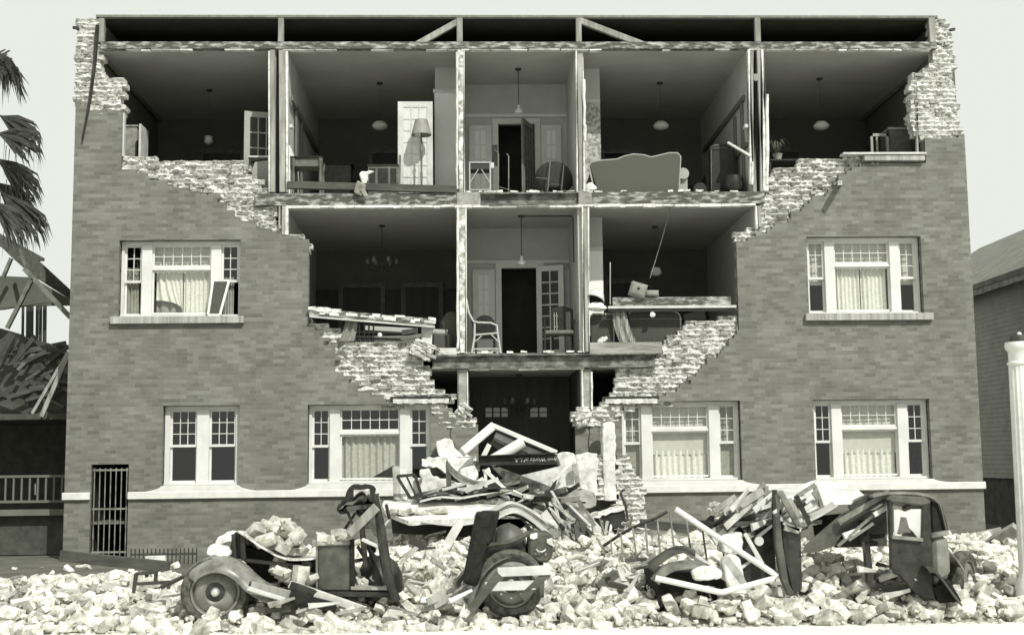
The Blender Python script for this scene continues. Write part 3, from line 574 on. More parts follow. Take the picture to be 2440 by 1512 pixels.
def hall(s_, yb, leafs, dark, trimz):
    z0, z1 = ZF[s_], ZF[s_]+2.08; a, b = -.03, 2.25; m = MB()
    m.box(a, b, yb, yb+.12, z1+.1, ZC[s_]); da, db = dark
    m.box(a, da, yb, yb+.12, z0, z1+.1); m.box(db, b, yb, yb+.12, z0, z1+.1); m.box(da, db, yb, yb+.12, z1, z1+.1)
    m.build('hall_wall', M_WALLP, BLD)
    m = MB(); m.box(a, b, yb-.05, yb, trimz, trimz+.07)
    for x in (da-.13, db+.0): m.box(x, x+.13, yb-.03, yb, z0, z1)
    m.box(da-.13, db+.13, yb-.034, yb, z1, z1+.12); m.build('door_casing', M_DOOR, BLD)
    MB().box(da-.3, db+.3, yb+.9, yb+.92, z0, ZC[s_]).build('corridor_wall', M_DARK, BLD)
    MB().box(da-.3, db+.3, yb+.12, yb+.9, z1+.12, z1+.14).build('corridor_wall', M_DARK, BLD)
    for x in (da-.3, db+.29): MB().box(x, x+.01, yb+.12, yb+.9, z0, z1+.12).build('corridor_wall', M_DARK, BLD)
    for x0, x1 in leafs: glazed_door('door', x0, x1, z0, z1-.04, yb-.05, 2, 4, M_DOOR, M_PANEL, low=.62, stile=.13)
yb = 2.45
X = lambda px, y=yb: XZ(px, 400, y)[0]
hall(2, yb, ((X(1118), X(1172)), (X(1290), X(1338))), (X(1188), X(1275)), XZ(1200,280,yb)[1])
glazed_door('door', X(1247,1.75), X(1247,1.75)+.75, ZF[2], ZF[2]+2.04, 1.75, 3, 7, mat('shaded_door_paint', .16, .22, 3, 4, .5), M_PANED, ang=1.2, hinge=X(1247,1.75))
hall(1, yb, ((X(1124), X(1176)), (X(1325), X(1352))), (X(1192), X(1278)), XZ(1200,628,yb)[1])
glazed_door('door', X(1274,yb-.1), X(1274,yb-.1)+.62, ZF[1], ZF[1]+2.1, yb-.1, 2, 7, M_DOOR, M_PANED, ang=-.35, hinge=X(1274,yb-.1))
# ground-floor hall: back wall with transoms and a panelled door
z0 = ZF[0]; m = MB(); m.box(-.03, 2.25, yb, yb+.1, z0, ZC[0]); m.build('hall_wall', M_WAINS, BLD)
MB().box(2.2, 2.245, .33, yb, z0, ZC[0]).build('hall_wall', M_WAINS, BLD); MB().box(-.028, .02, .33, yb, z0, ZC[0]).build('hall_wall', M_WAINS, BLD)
for a, b in ((1155,1212),(1262,1305)):
    m = MB()
    n_ = 3 if a < 1200 else 2
    for i in range(n_):
        for k in range(2):
            xa, xb = XZ(a+(b-a)*i/n_+2,980,yb-.02)[0], XZ(a+(b-a)*(i+1)/n_-2,980,yb-.02)[0]; za, zb = XZ(a,993-k*12,yb-.02)[1], XZ(a,983-k*12,yb-.02)[1]; m.box(xa, xb, yb-.02, yb-.002, za, zb)
    m.build('transom', M_PANEL, BLD)  # pale pane colour stands for daylight coming through the transoms
MB().box(XZ(1232,1050,yb-.03)[0], XZ(1262,1050,yb-.03)[0], yb-.03, yb-.002, XZ(1240,1075,yb)[1], XZ(1240,1040,yb)[1]).build('door', M_FURNM, BLD)
# window recesses seen inside the top corner rooms; curtains inside the parlour
m = MB(); a = XL+.35
m.box(a, a+.05, .5, 1.6, ZF[2]+.6, ZF[2]+1.9); m.box(a+.05, a+.09, .5, .62, ZF[2]+.6, ZF[2]+2.0); m.box(a+.05, a+.09, 1.5, 1.62, ZF[2]+.6, ZF[2]+2.0); m.build('window_casing', M_DOOR, BLD)
# ------------------------------------------------------------ lamps hanging in the rooms
def pendant(label, px, py_top, py_bot, zc, kind='globe', dia=.36, y=None):
    if y is None:
        y = 2.3
    p = P(px, py_bot, y); top = Vector((p.x, y, zc)); nm = {'globe':'pendant_lamp','cone':'pendant_lamp','chandelier':'chandelier'}[kind]
    t = thing(nm, label, nm.replace('_',' '), top)
    MB().lathe([(0,.0),(.07,-.001),(.06,-.04),(0,-.05)], top, n=14).build('ceiling_rose', M_IRON, t, smooth=True)
    MB().tube([top, (p.x, y, p.z+.1)], .004 if kind == 'globe' else .009, 6).build('rod', M_IRON, t)
    if kind == 'globe':
        r_ = dia/2; MB().lathe([(.03,.1),(.1,.09),(r_*.75,.06),(r_,.0),(r_*.85,-.05),(r_*.5,-.08),(0,-.09)], (p.x,y,p.z), n=20).build('shade', M_OPAL, t, smooth=True)
    elif kind == 'cone':
        MB().lathe([(.025,.16),(.035,.09),(.09,.04),(dia/2,-.02),(dia/2-.01,-.022),(.05,.02)], (p.x,y,p.z), n=20).build('shade', M_OPAL, t, smooth=True)
    else:
        m = MB(); m.lathe([(0,.1),(.05,.06),(.03,.0),(.06,-.08),(.02,-.16),(0,-.17)], (p.x,y,p.z), n=12)
        for k in range(6):
            A = k*math.pi/3; d = Vector((math.cos(A), math.sin(A), 0)); c = Vector((p.x,y,p.z))
            m.tube([c+d*.04+Vector((0,0,-.02)), c+d*.16+Vector((0,0,-.1)), c+d*.3+Vector((0,0,-.04)), c+d*.31+Vector((0,0,.04))], .01, 6)
        m.build('arms', M_IRON, t, smooth=True)
        for k in range(6):
            A = k*math.pi/3; c = Vector((p.x+.31*math.cos(A), y+.31*math.sin(A), p.z)); MB().lathe([(.03,.03),(.045,.06),(.035,.14),(.02,.15)], c, n=8).build('candle_shade', M_FURNM, t, smooth=True)
    return t
pendant('oval opal pendant globe in the top-floor parlour with the standard lamp', 905, 215, 300, ZC[2])
pendant('opal pendant globe over the grey sofa on the top floor', 1575, 215, 300, ZC[2])
pendant('bright opal pendant globe in the top-floor corner room with the potted plant', 1957, 215, 300, ZC[2], y=2.0)
pendant('dark dim pendant globe in the top-floor corner room on the left', 497, 215, 335, ZC[2], dia=.2, y=2.8)
pendant('white cone-shaded pendant lamp on a rod in the top-floor hall', 1236, 180, 268, ZC[2], 'cone', .2, y=1.3)
pendant('white cone-shaded pendant lamp fed by a surface pipe in the second-floor hall', 1243, 527, 628, ZC[1], 'cone', .2, y=1.0)
pendant('small opal pendant lamp behind the fallen shelf on the second floor', 1563, 590, 648, ZC[1], dia=.26)
pendant('dark six-armed chandelier in the dim second-floor dining room', 910, 565, 632, ZC[1], 'chandelier', y=2.0)
pendant('dark chandelier in the ground-floor entrance hall', 1238, 900, 965, ZC[0], 'chandelier', y=1.6)
cp = P(1243,628,1.0)
MB().tube([(cp.x,1.0,ZC[1]-.02),(2.2,1.0,ZC[1]-.02),(2.22,1.0,ZC[1]-.06),(2.225,1.0,ZC[1]-1.0)], .012, 6).build('conduit_pipe', M_IRON, BLD)
tag(MB().tube([(P(1597,490,.3).x,.3,ZC[1]), P(1580,560,.4), P(1562,620,.5), P(1549,662,.35)], .008, 6).build('electric_cord', M_IRONP), 'loose electric cord hanging slantwise from the second-floor ceiling', 'cord')
# ------------------------------------------------------------ furniture left standing in the open rooms
Z3, Z2 = ZF[2], ZF[1]
def legs4(t, x0, x1, y0, y1, z0, z1, s, mt, turned=False):
    for x in (x0, x1):
        for y in (y0, y1):
            if turned: MB().lathe([(s*.5,z0),(s*.7,z0+.05),(s*.5,z0+.1),(s*.75,(z0+z1)/2),(s*.45,z1-.2),(s*.9,z1-.16),(s*.9,z1)], (x,y,0), n=10).build('leg', mt, t, smooth=True)
            else: MB().box(x-s/2, x+s/2, y-s/2, y+s/2, z0, z1).build('leg', mt, t)
# side table in the parlour
a, b = XZ(695,400,.35)[0], XZ(767,400,.35)[0]; zt_ = XZ(730,373,.35)[1]
t = thing('table', 'small dark turned-leg table against the parlour wall on the top floor', 'table', ((a+b)/2,.6,Z3))
MB().box(a-.03, b+.03, .3, .85, zt_-.03, zt_).build('tabletop', M_FURN, t, bevel=.008); MB().box(a+.03, b-.03, .35, .8, zt_-.2, zt_-.03).build('apron', M_FURNM, t); legs4(t, a+.03, b-.03, .36, .79, Z3, zt_-.03, .055, M_FURNM, True)
# standard lamp
p = P(1004, 320, .45)
t = thing('floor_lamp', 'tall standard lamp with a pale flared silk shade in front of the white glazed door', 'floor lamp', (p.x,.45,Z3))
MB().lathe([(.15,Z3),(.15,Z3+.03),(.05,Z3+.06),(.02,Z3+.1)], (p.x,.45,0), n=20).build('base', M_FURN, t, smooth=True)
zs = XZ(1004,322,.45)[1]
MB().lathe([(.018,Z3+.1),(.025,Z3+.5),(.018,Z3+.55),(.022,zs-.4),(.034,zs-.33),(.018,zs-.28),(.015,zs+.2)], (p.x,.45,0), n=10).build('pole', M_FURNM, t, smooth=True)
zs1 = XZ(1004,286,.45)[1]; m = MB(); m.lathe([(.21,zs),(.13,zs1),(.127,zs1),(.205,zs)], (p.x,.45,0), n=24); m.build('lamp_shade', M_SHADE, t, smooth=True)
# low writing desk with white cloth beside it
a, b = XZ(877,410,.3)[0], XZ(948,410,.3)[0]
t = thing('desk', 'low dark wooden desk with a panelled front near the torn parlour floor', 'desk', ((a+b)/2,.5,Z3)); z1 = XZ(910,392,.3)[1]; zl_ = XZ(910,437,.3)[1]
zl_ = Z3; m = MB(); m.box(a, b, .3, .33, zl_+.02, z1-.03); m.box(a, b, .33, .75, z1-.07, z1-.03); m.box(a,a+.03,.33,.75,zl_,z1-.07); m.box(b-.03,b,.33,.75,zl_,z1-.07); m.build('body', M_FURNM, t)
MB().box(a-.02, b+.02, .28, .78, z1-.03, z1).build('top', M_FURN, t); m = MB()
for x0, x1, za, zb in ((a+.03,a+.15,zl_+.1,z1-.08),(a+.2,b-.2,zl_+.1,z1-.08),(b-.15,b-.03,zl_+.1,z1-.08)): m.box(x0, x1, .288, .302, za, zb)
m.build('panel', M_FURN, t); MB().bar(P(951,437,.3), P(953,370,.34), .05, .04).build('post', M_FURNM, t)
def ragcloth(label, c, sx, sz, seed, name='cloth', mt=None, cat='cloth'):
    r = random.Random(seed); M = Matrix.Rotation(r.uniform(-.4,.4), 3, 'Z')
    def fn(u, v):
        A = u*2*math.pi; ph = (v-.5)*math.pi; k = 1+.28*noise.noise(Vector((math.cos(A)*1.6, math.sin(A)*1.6, ph*1.5+seed)))
        return Vector(c) + M @ Vector((sx*math.cos(ph)*math.cos(A)*k, sx*.6*math.cos(ph)*math.sin(A)*k, sz*math.sin(ph)*k*(1.15 if v > .5 else .8)))
    return tag(MB().grid(fn, 18, 12).build(name, mt or M_CLOTH, None, smooth=True), label, cat)
tag(MB().prism(poly([(855,414),(861,407),(872,408),(882,405),(893,408),(884,413),(876,417),(877,426),(872,440),(862,438),(859,426)], .25), .25, .4).build('cloth', M_CLOTH, None, bevel=.03, seg=3), 'crumpled white cloth beside the low desk in the parlour', 'cloth')
# broken lump of brick and plaster propped on the parlour floor edge
m = MB(); p = P(858,448,-.1); M = Matrix.Rotation(.5, 3, 'Y'); m.obox(p, (.2,.12,.24), M, .045); m.obox(P(868,460,-.12), (.09,.1,.2), Matrix.Rotation(-.55,3,'Y'), .02)
tag(m.build('masonry_lump', M_CONC, bevel=.02), 'broken masonry lump tipped over the edge of the parlour floor', 'masonry')
# fallen sill plank along the parlour floor
tag(MB().bar(P(684,441,-.02), P(1086,452,-.02), .15, .1).build('sill_timber', M_TIMBD, bevel=.01), 'long dark sill timber lying along the torn parlour floor', 'timber')
t = thing('sideboard', 'dark sideboard dimly seen against the far wall of the top-floor parlour', 'sideboard', P(810,450,3.6)); xa, xb = P(770,430,3.6).x, P(836,430,3.6).x
MB().box(xa, xb, 3.6, 4.1, Z3+.12, Z3+1.45).build('body', M_FURNM, t, bevel=.01); MB().box(xa-.04, xb+.04, 3.56, 4.12, Z3+1.45, Z3+1.5).build('top', M_FURN, t)
for x in (xa+.04, xb-.08):
    for y in (3.62, 4.03): MB().box(x, x+.05, y, y+.05, Z3, Z3+.12).build('leg', M_FURN, t)
t = thing('bookcase', 'dark bookcase dimly seen behind the grey sofa on the top floor', 'bookcase', P(1480,450,4.0)); xa, xb = P(1440,400,4.0).x, P(1520,400,4.0).x
for z in (0.02,.5,.95,1.4,1.8): MB().box(xa, xb, 4.0, 4.28, Z3+z, Z3+z+.03).build('shelf', M_FURNM, t)
for x in (xa-.03, xb): MB().box(x, x+.03, 4.0, 4.3, Z3, Z3+1.86).build('side', M_FURNM, t)
MB().box(xa, xb, 4.28, 4.31, Z3, Z3+1.86).build('back', M_FURN, t)
# hall: wicker stand, wire rack, round wicker chair
a, b = XZ(1119,420,.25)[0], XZ(1168,420,.25)[0]; zt_ = XZ(1140,386,.25)[1]
t = thing('wicker_table', 'pale wicker side table with braced legs in the top-floor hall', 'table', ((a+b)/2,.45,Z3))
MB().box(a-.02, b+.02, .23, .65, zt_-.025, zt_).build('tabletop', M_WICK, t, bevel=.006); MB().box(a, b, .25, .62, zt_-.15, zt_-.025).build('apron', M_WICKD, t)
for x in (a, b):
    for y in (.25, .62): MB().tube([(x,y,Z3),(x,y,zt_-.02)], .014, 8).build('leg', M_WICK, t)
m = MB(); m.tube([(a,.25,Z3+.11),(b,.25,Z3+.11)], .011, 6); m.tube([(a,.25,Z3+.25),((a+b)/2-.03,.25,zt_-.15)], .008, 6); m.tube([(b,.25,Z3+.25),((a+b)/2+.03,.25,zt_-.15)], .008, 6); m.build('brace', M_WICK, t); MB().tube([(a,.62,Z3+.11),(b,.62,Z3+.11)], .011, 6).build('brace', M_WICK, t)
t = thing('wire_stand', 'thin dark wire magazine stand between the wicker table and the open hall door', 'stand', P(1195,455,.5))
m = MB(); pa = [P(1188,458,.4), P(1188,365,.4)]
m.tube(pa, .008, 6); m.tube([P(1212,458,.5), P(1212,372,.5), P(1207,366,.5)], .011, 6); m.tube([P(1172,440,.7), P(1212,452,.5)], .007, 6); m.tube([P(1172,350,.75), P(1188,365,.4)], .007, 6)
m.build('frame', M_IRONP, t); MB().box(P(1172,400,.6).x, P(1186,400,.6).x, .6, .63, XZ(1180,395,.6)[1], XZ(1180,345,.6)[1]).build('back', M_FURN, t)
MB().box(P(1166,392,.55).x, P(1177,392,.55).x, .5, .54, XZ(1170,400,.5)[1], XZ(1170,387,.5)[1]).build('shelf', M_OFFW, t)
def wicker_round(label, cx, y, z, rw, h):
    t = thing('wicker_chair', label, 'chair', (cx,y,z))
    def back(u, v):                                        # barrel back wrapping round the sitter, its rim rising to a rounded top behind
        A = math.pi*(1.14 - 1.28*u); c_, s_ = math.cos(A), math.sin(A); rim = z + h*(.42 + .58*max(0, s_)**.75); k = .72 + .28*v
        return (cx + rw*c_*k*1.12, y + .33 - .33*s_*k, z+.2 + (rim-z-.2)*v)
    MB().grid(back, 28, 6, .02).build('backrest', M_WICKD, t, smooth=True)
    MB().lathe([(0,.22),(rw*.62,.22),(rw*.66,.26),(rw*.6,.3),(0,.3)], (cx,y+.25,z), n=20).build('seat', M_WICKD, t, smooth=True)
    m = MB(); m.tube([(cx-rw*.42,y-.06,z),(cx-rw*.22,y-.05,z+h*.97)], .016, 7); m.tube([(cx+rw*.34,y-.06,z),(cx+rw*.55,y-.05,z+h*.88)], .014, 7); m.tube([(cx-rw,y+.05,z+h*.55),(cx-rw*.4,y-.04,z+h*.5)], .013, 7); m.build('back_stake', M_FURNM, t)
    for dx, dy in ((-.45,.05),(.45,.05),(-.45,.5),(.45,.5)): MB().tube([(cx+rw*dx*1.1,y+dy,z),(cx+rw*dx,y+dy,z+.26)], .016, 7).build('leg', M_FURNM, t)
    return t
wicker_round('round-backed dark wicker armchair seen from behind in the top-floor hall', X(1320,.5), .5, Z3, .37, .76)
# grey sofa seen from behind: camel back with pale piping
Y0 = .3; top = [(1404,395),(1410,386),(1430,382),(1470,379),(1490,371),(1510,367),(1535,369),(1552,374),(1570,370),(1595,364),(1615,364),(1622,372)]
out = [XZ(a,b,Y0) for a, b in top]; xb0, xb1 = XZ(1425,450,Y0)[0], XZ(1617,450,Y0)[0]
t = thing('sofa', 'long grey camel-back sofa with pale piping, its back to the torn-open top floor', 'sofa', ((xb0+xb1)/2,.6,Z3))
MB().prism([(xb0,Z3+.03)] + out + [(xb1,Z3+.03)], Y0, Y0+.16).build('backrest', M_SOFA, t, bevel=.03, seg=3)
MB().tube([(x,Y0+.03,z) for x, z in [(XZ(1413,440,Y0)[0], XZ(1413,440,Y0)[1])] + out + [(xb1+.01,Z3+.06)]], .018, 7).build('piping', M_PIPING, t, smooth=True)
MB().box(xb0+.1, xb1, Y0+.16, Y0+.85, Z3+.1, Z3+.42).build('seat', M_SOFA, t, bevel=.04, seg=3)
m = MB(); xa = XZ(1620,430,.5)[0]; m.box(xa-.05, xa+.16, Y0+.18, Y0+.9, Z3+.02, Z3+.42); m.build('arm', M_PIPING, t, bevel=.03, seg=3)
MB().tube([(xa+.06,Y0+.1,Z3+.47),(xa+.07,Y0+.9,Z3+.47)], .12, 12).build('arm', M_PIPING, t, smooth=True)
MB().tube([(xb0-.02,Y0+.16,Z3+.47),(xb0-.02,Y0+.9,Z3+.47)], .12, 12).build('arm', M_SOFA, t, smooth=True)
for x in (xb0+.05, xb1-.05):
    for y in (Y0+.05, Y0+.8): MB().lathe([(.02,0),(.035,.03),(.03,.1)], (x,y,Z3), n=10).build('foot', M_FURN, t)
# dark upholstered wing chair with a round stool before it
t = thing('armchair', 'high dark upholstered armchair in the shadow beside the grey sofa', 'armchair', P(1715,450,.9)); y=.9
xa, xb = XZ(1690,400,y)[0], XZ(1752,400,y)[0]; zt_ = XZ(1720,343,y)[1]
MB().prism([(xa,Z3+.1),(xa+.02,zt_-.06),(xa+.1,zt_),(xb-.1,zt_),(xb-.0,zt_-.08),(xb+.02,Z3+.1)], y, y+.15).build('backrest', M_FURN, t, bevel=.03, seg=2)
MB().box(xa+.02, xb, y+.15, y+.75, Z3+.12, Z3+.45).build('seat', M_FURN, t, bevel=.04, seg=2); MB().tube([(xa+.03,y-.012,Z3+.2),(xa+.05,y-.012,zt_-.12),(xb-.15,y-.012,zt_-.08)], .012, 6).build('piping', M_FURNM, t)
for x in (xa, xb): MB().box(x-.05, x+.06, y+.12, y+.75, Z3+.1, Z3+.62).build('arm', M_FURN, t, bevel=.04, seg=2)
tag(MB().lathe([(0,0),(.2,0),(.23,.1),(.2,.3),(.0,.34)], P(1748,455,.4)-Vector((0,0,.0)), n=20).build('hassock', M_FURN, None, smooth=True), 'round dark hassock in front of the dark armchair on the top floor', 'hassock')
t = thing('radio_speaker', 'dark arched table radio on the top floor between sofa and armchair', 'radio', P(1668,455,.6)); y=.6; x0,x1 = XZ(1652,430,y)[0], XZ(1684,430,y)[0]
pr=[(x0,Z3+.0)]+[((x0+x1)/2-(x1-x0)/2*math.cos(k*math.pi/8), Z3+.18+.15*math.sin(k*math.pi/8)) for k in range(9)]+[(x1,Z3+.0)]
MB().prism(pr, y, y+.25).build('case', M_FURN, t, bevel=.01); MB().prism([((x0+x1)/2-.07*math.cos(k*math.pi/6), Z3+.17-.05*math.sin(k*math.pi/6)) for k in range(7)], y-.012, y-.001).build('speaker_cloth', M_OFFW, t)
tag(MB().bar(P(1734,340,.2), P(1790,373,-.02), .05, .06).build('broken_board', M_OFFW, bevel=.005), 'short white board wedged slantwise against the studs beside the dark armchair', 'board')
ragcloth('crumpled pale plaster bag on the floor edge beside the grey sofa', P(1406,448,.05), .12, .09, 9, 'plaster_lump', M_PLAST, 'plaster')
# corner room right: plant on a stand, dresser; corner room left: cabinet and couch
t = thing('potted_plant', 'bushy fern in a pale pot on a dark stand in the top-floor corner room', 'plant', P(1853,384,.7)); p = P(1853,384,.7)
MB().lathe([(.07,0),(.1,.13),(.11,.15),(.1,.15),(.085,.12),(0,.12)], p, n=16).build('pot', M_CONC, t, smooth=True)
m = MB(); r = random.Random(5)
for k in range(60):
    A = r.uniform(0, 6.28); l = r.uniform(.2,.4); h = r.uniform(.1,.35); d = Vector((math.cos(A), math.sin(A)*.7, 0)); s_ = Vector((-d.y, d.x, 0))*.018; q0 = p+Vector((0,0,.13)); q1 = q0+d*l*.5+Vector((0,0,h)); q2 = q0+d*l+Vector((0,0,h*.55))
    m.add([q0-s_*.3, q0+s_*.3, q1+s_, q1-s_, q2], [(0,1,2,3),(3,2,4)])
m.build('foliage', M_SOIL, t, fixn=False)
z0 = p.z
t = thing('plant_stand', 'dark flat-topped stand carrying the potted fern', 'stand', (p.x,.7,Z3)); MB().box(p.x-.25, p.x+.5, .5, .95, z0-.035, z0-.002).build('top', M_FURN, t)
for dx in (-.2,.45):
    for y in (.55,.9): MB().box(p.x+dx-.02, p.x+dx+.02, y-.02, y+.02, Z3, z0-.035).build('leg', M_FURN, t)
y = 1.0; t = thing('dresser', 'grey dresser with a panelled door in the top-floor corner room, standing by the sill', 'dresser', P(2150,366,y)); x0, x1 = XZ(2121,340,y)[0], XZ(2172,340,y)[0]
MB().box(x0, x1, y, y+.6, Z3, XZ(2140,308,y)[1]).build('body', M_FURNM, t, bevel=.01); MB().box(x0-.03, x1+.03, y-.03, y+.63, XZ(2140,309,y)[1], XZ(2140,304,y)[1]).build('top', M_CONC, t)
glz = XZ(2075,340,.9)[0], XZ(2118,340,.9)[0]; M_GD = mat('grey_sash_paint', .26, .34, 3, 4, .5); m = MB(); zz = Z3, XZ(2100,318,.9)[1]
m.box(glz[0], glz[0]+.05, .9, .95, *zz); m.box(glz[1]-.05, glz[1], .9, .95, *zz); m.box(glz[0], glz[1], .9, .95, zz[1]-.06, zz[1]); m.box(glz[0]+.12, glz[0]+.16, .91, .94, zz[0], zz[1]-.06); m.box(glz[0], glz[1], .905, .945, zz[0], zz[0]+.3)
t2 = m.build('bookcase_door', M_GD, t)
y = 1.1; t = thing('cabinet', 'pale tall cabinet with a half-open door at the window of the left corner room', 'cabinet', P(320,375,y)); x0, x1 = XZ(298,340,y)[0], XZ(326,340,y)[0]
MB().box(x0, x1, y, y+.5, Z3, XZ(310,302,y)[1]).build('body', M_CONC, t, bevel=.01); MB().box(x1+.12, x1+.16, y-.3, y+.3, Z3, XZ(345,304,y)[1]).build('door', M_OFFW, t); MB().box(x0-.02,x1+.02,y-.02,y+.52,XZ(310,302,y)[1],XZ(310,298,y)[1]).build('top', M_CONC, t)
y = 1.6; t = thing('couch', 'dark couch with a sloping draped back in the shadow of the left corner room', 'couch', P(500,380,y)); x0, x1 = XZ(420,360,y)[0], XZ(545,360,y)[0]
MB().prism([(x0,Z3+.1),(x0,Z3+.62),(x0+.5,Z3+.7),(x0+.85,Z3+.98),(x1-.1,Z3+.95),(x1,Z3+.8),(x1,Z3+.1)], y, y+.25).build('backrest', M_FURN, t, bevel=.04, seg=2); MB().box(x0, x1, y+.25, y+.85, Z3+.05, Z3+.42).build('seat', M_FURN, t, bevel=.04, seg=2)
y = .55; t = thing('drop_leaf_table', 'pale-topped curved drop-leaf table beside the double stud of the left corner room', 'table', P(615,440,y)); x0, x1 = XZ(592,400,y)[0], XZ(640,400,y)[0]; z1 = XZ(610,371,y)[1]
MB().box(x0-.02, x1+.15, y, y+.5, z1-.03, z1).build('tabletop', M_OFFW, t); MB().prism([(x0+.1,Z3),(x0+.06,z1-.3),(x0+.12,z1-.12),(x1+.1,z1-.06),(x1+.1,Z3)], y+.06, y+.4).build('leaf', M_PIPING, t); MB().box(x0, x0+.05, y+.03, y+.08, Z3, z1-.03).build('leg', M_FURN, t)
m = MB()
for k in range(7): m.grid(lambda u,v,k=k: (XZ(688+k*1.6,380,.25+k*.12)[0]+.02*math.sin(u*9), .25+k*.12+.1*u, Z3+.05+1.0*v), 5, 3, .004)
tag(m.build('curtain', M_CURT, None, smooth=True), 'bunched pale drapery hanging along the parlour side wall of the top floor', 'curtain')
m = MB(); x = -3.6; m.box(x, x+.05, .3, 4.8, Z3+2.0, Z3+2.1); m.box(x, x+.04, 1.0, 1.1, Z3, Z3+2.0); m.box(x, x+.04, 1.9, 2.0, Z3, Z3+2.0); m.build('picture_rail', M_WALLD, BLD)
m = MB(); x = 5.74; m.box(x, x+.05, .3, 4.8, Z3+2.0, Z3+2.1); m.box(x, x+.05, .5, .6, Z3, Z3+2.0); m.box(x,x+.05,1.2,1.3,Z3,Z3+1.9); m.box(x-.0, x+.05, .14, 1.3, Z3+.98, Z3+1.06); m.build('picture_rail', M_WALLD, BLD)
for px in (693, 1779): MB().box(XZ(px-4,300)[0], XZ(px+4,300)[0], .02, .2, XZ(px,303)[1], XZ(px,295)[1]).build('rail_end', M_OFFW, BLD)
# ---- second floor
# fallen window head across the dining-room opening, with props and debris
t = thing('fallen_lintel', 'long mortar-crusted window lintel fallen slantwise across the dining-room opening', 'lintel', P(890,760,-.05))
MB().bar(P(738,744,-.02), P(1036,769,-.02), .15, .16).build('board', M_BEAM, t, bevel=.01); MB().bar(P(738,754,-.1), P(1036,779,-.1), .03, .1).build('edge_strip', M_OFFW, t)
m = MB(); r = random.Random(31)
for k in range(22): u = r.random(); p = P(740+292*u, 735+25*u+r.uniform(-3,10), -.1); m.obox(p, (r.uniform(.08,.25),.03,r.uniform(.03,.07)), Matrix.Rotation(.08,3,'Y'), .012)
m.build('mortar', M_PLAST, t)
def plank(name, label, p, q, wd, th, mt, cat='plank', j=.006, ref=(0,-1,0), bev=.004):
    return tag(MB().bar(P(*p), P(*q), wd, th, ref, j).build(name, mt, None, bevel=bev), label, cat)
def cloth_strip(name, label, p0, p1, p2, wdt, mt, cat):
    A, B, D = P(*p0), P(*p1), P(*p2)
    def fn(u, v):
        c = A*(1-v)**2 + B*2*v*(1-v) + D*v*v; return c + Vector(((u-.5)*wdt*(1+.25*v), .03*math.sin(u*14+v*2), 0))
    return tag(MB().grid(fn, 16, 8, .008).build(name, mt, None, smooth=True), label, cat)
cloth_strip('hanging_cloth', 'pale grey cloth hanging from the left end of the fallen lintel', (838,756,.05),(836,785,.0),(826,812,-.02), .24, M_SHADE, 'cloth')
plank('white_prop', 'short white post under the right end of the fallen lintel', (1018,776,.1), (1016,826,.05), .22, .1, M_OFFW, 'post')
plank('debris_board', 'dark rounded board lying on the broken brick under the fallen lintel', (955,806,.0), (1008,798,.0), .07, .08, M_FURNM, 'board')
plank('debris_board', 'short torn pale board behind the dark board under the fallen lintel', (958,792,.15), (995,786,.15), .1, .04, M_TIMB, 'board')
plank('bedstead_rail', 'pale rail lying low in the dining room behind the broken brick', (870,781,.7), (995,788,.7), .09, .05, M_WALLP, 'rail')
t = thing('bedstead', 'dark iron bedstead with upright spindles in the dining room behind the broken brick', 'bed', P(880,820,.5)); m = MB()
for px in (845,856,868,879,890): m.tube([P(px,820,.5), P(px,772,.5)], .018, 7)
m.tube([P(838,790,.5), P(965,795,.5)], .018, 7); m.build('headboard', M_FURN, t); MB().box(P(838,800,.55).x, P(1000,800,.55).x, .6, 2.2, Z2+.25, Z2+.42).build('mattress', M_WALLD, t, bevel=.04, seg=2)
for px in (842, 960):
    for y in (.62, 2.1): MB().box(P(px,800,.6).x-.03, P(px,800,.6).x+.03, y, y+.06, Z2, Z2+.3).build('leg', M_FURN, t)
tag(MB().lathe([(0,-.05),(.045,-.03),(.05,.01),(.03,.045),(0,.05)], P(905,798,-.02), n=14).build('china_knob', M_OPAL, None, smooth=True), 'small white china knob standing on the broken brick wall top', 'knob')
y = .45; x0, x1 = XZ(1037,790,y)[0], XZ(1090,790,y)[0]
t = thing('easy_chair', 'rounded grey easy chair half hidden behind the plastered post of the second floor', 'armchair', ((x0+x1)/2,y+.3,Z2))
MB().box(x0-.05, x1-.1, y, y+.6, Z2+.05, Z2+.45).build('seat', M_SOFA, t, bevel=.05, seg=3)
MB().tube([(x0-.05,y+.05,Z2+.47),(x1-.2,y+.05,Z2+.45)], .07, 10).build('arm', M_PIPING, t, smooth=True)
MB().lathe([(0,0),(.24,.02),(.27,.3),(.22,.62),(.1,.8),(0,.83)], (x1-.13,y+.35,Z2+.1), n=20).build('backrest', M_SOFA, t, smooth=True)
MB().box(XZ(1037,840)[0], XZ(1088,840)[0], -.03, .1, XZ(1060,849)[1], XZ(1060,829)[1]).build('sill_plate', M_TIMBL, BLD, bevel=.006)
MB().box(XZ(1405,830)[0], XZ(1578,830)[0], -.01, .1, XZ(1490,842)[1], XZ(1490,815)[1]).build('sill_plate', M_TIMBH, BLD, bevel=.006)
m = MB(); r = random.Random(2)
for x0_, x1_b, z_, y_ in ((1037,1400,ZF[1],0),(1110,1378,ZF[2],0),(1400,1800,ZF[2],0)):
    for k in range(16): px = r.uniform(x0_, x1_b); q = XZ(px, 840); m.obox((q[0], r.uniform(-.0,.1), z_+.012), (r.uniform(.05,.2), .1, r.uniform(.015,.05)), Matrix.Rotation(r.uniform(-.12,.12),3,'Y'), .008)
tag(m.build('floor_edge_litter', M_PLAST), 'plaster crumbs lying along the torn floor edges', 'plaster litter', kind='stuff')
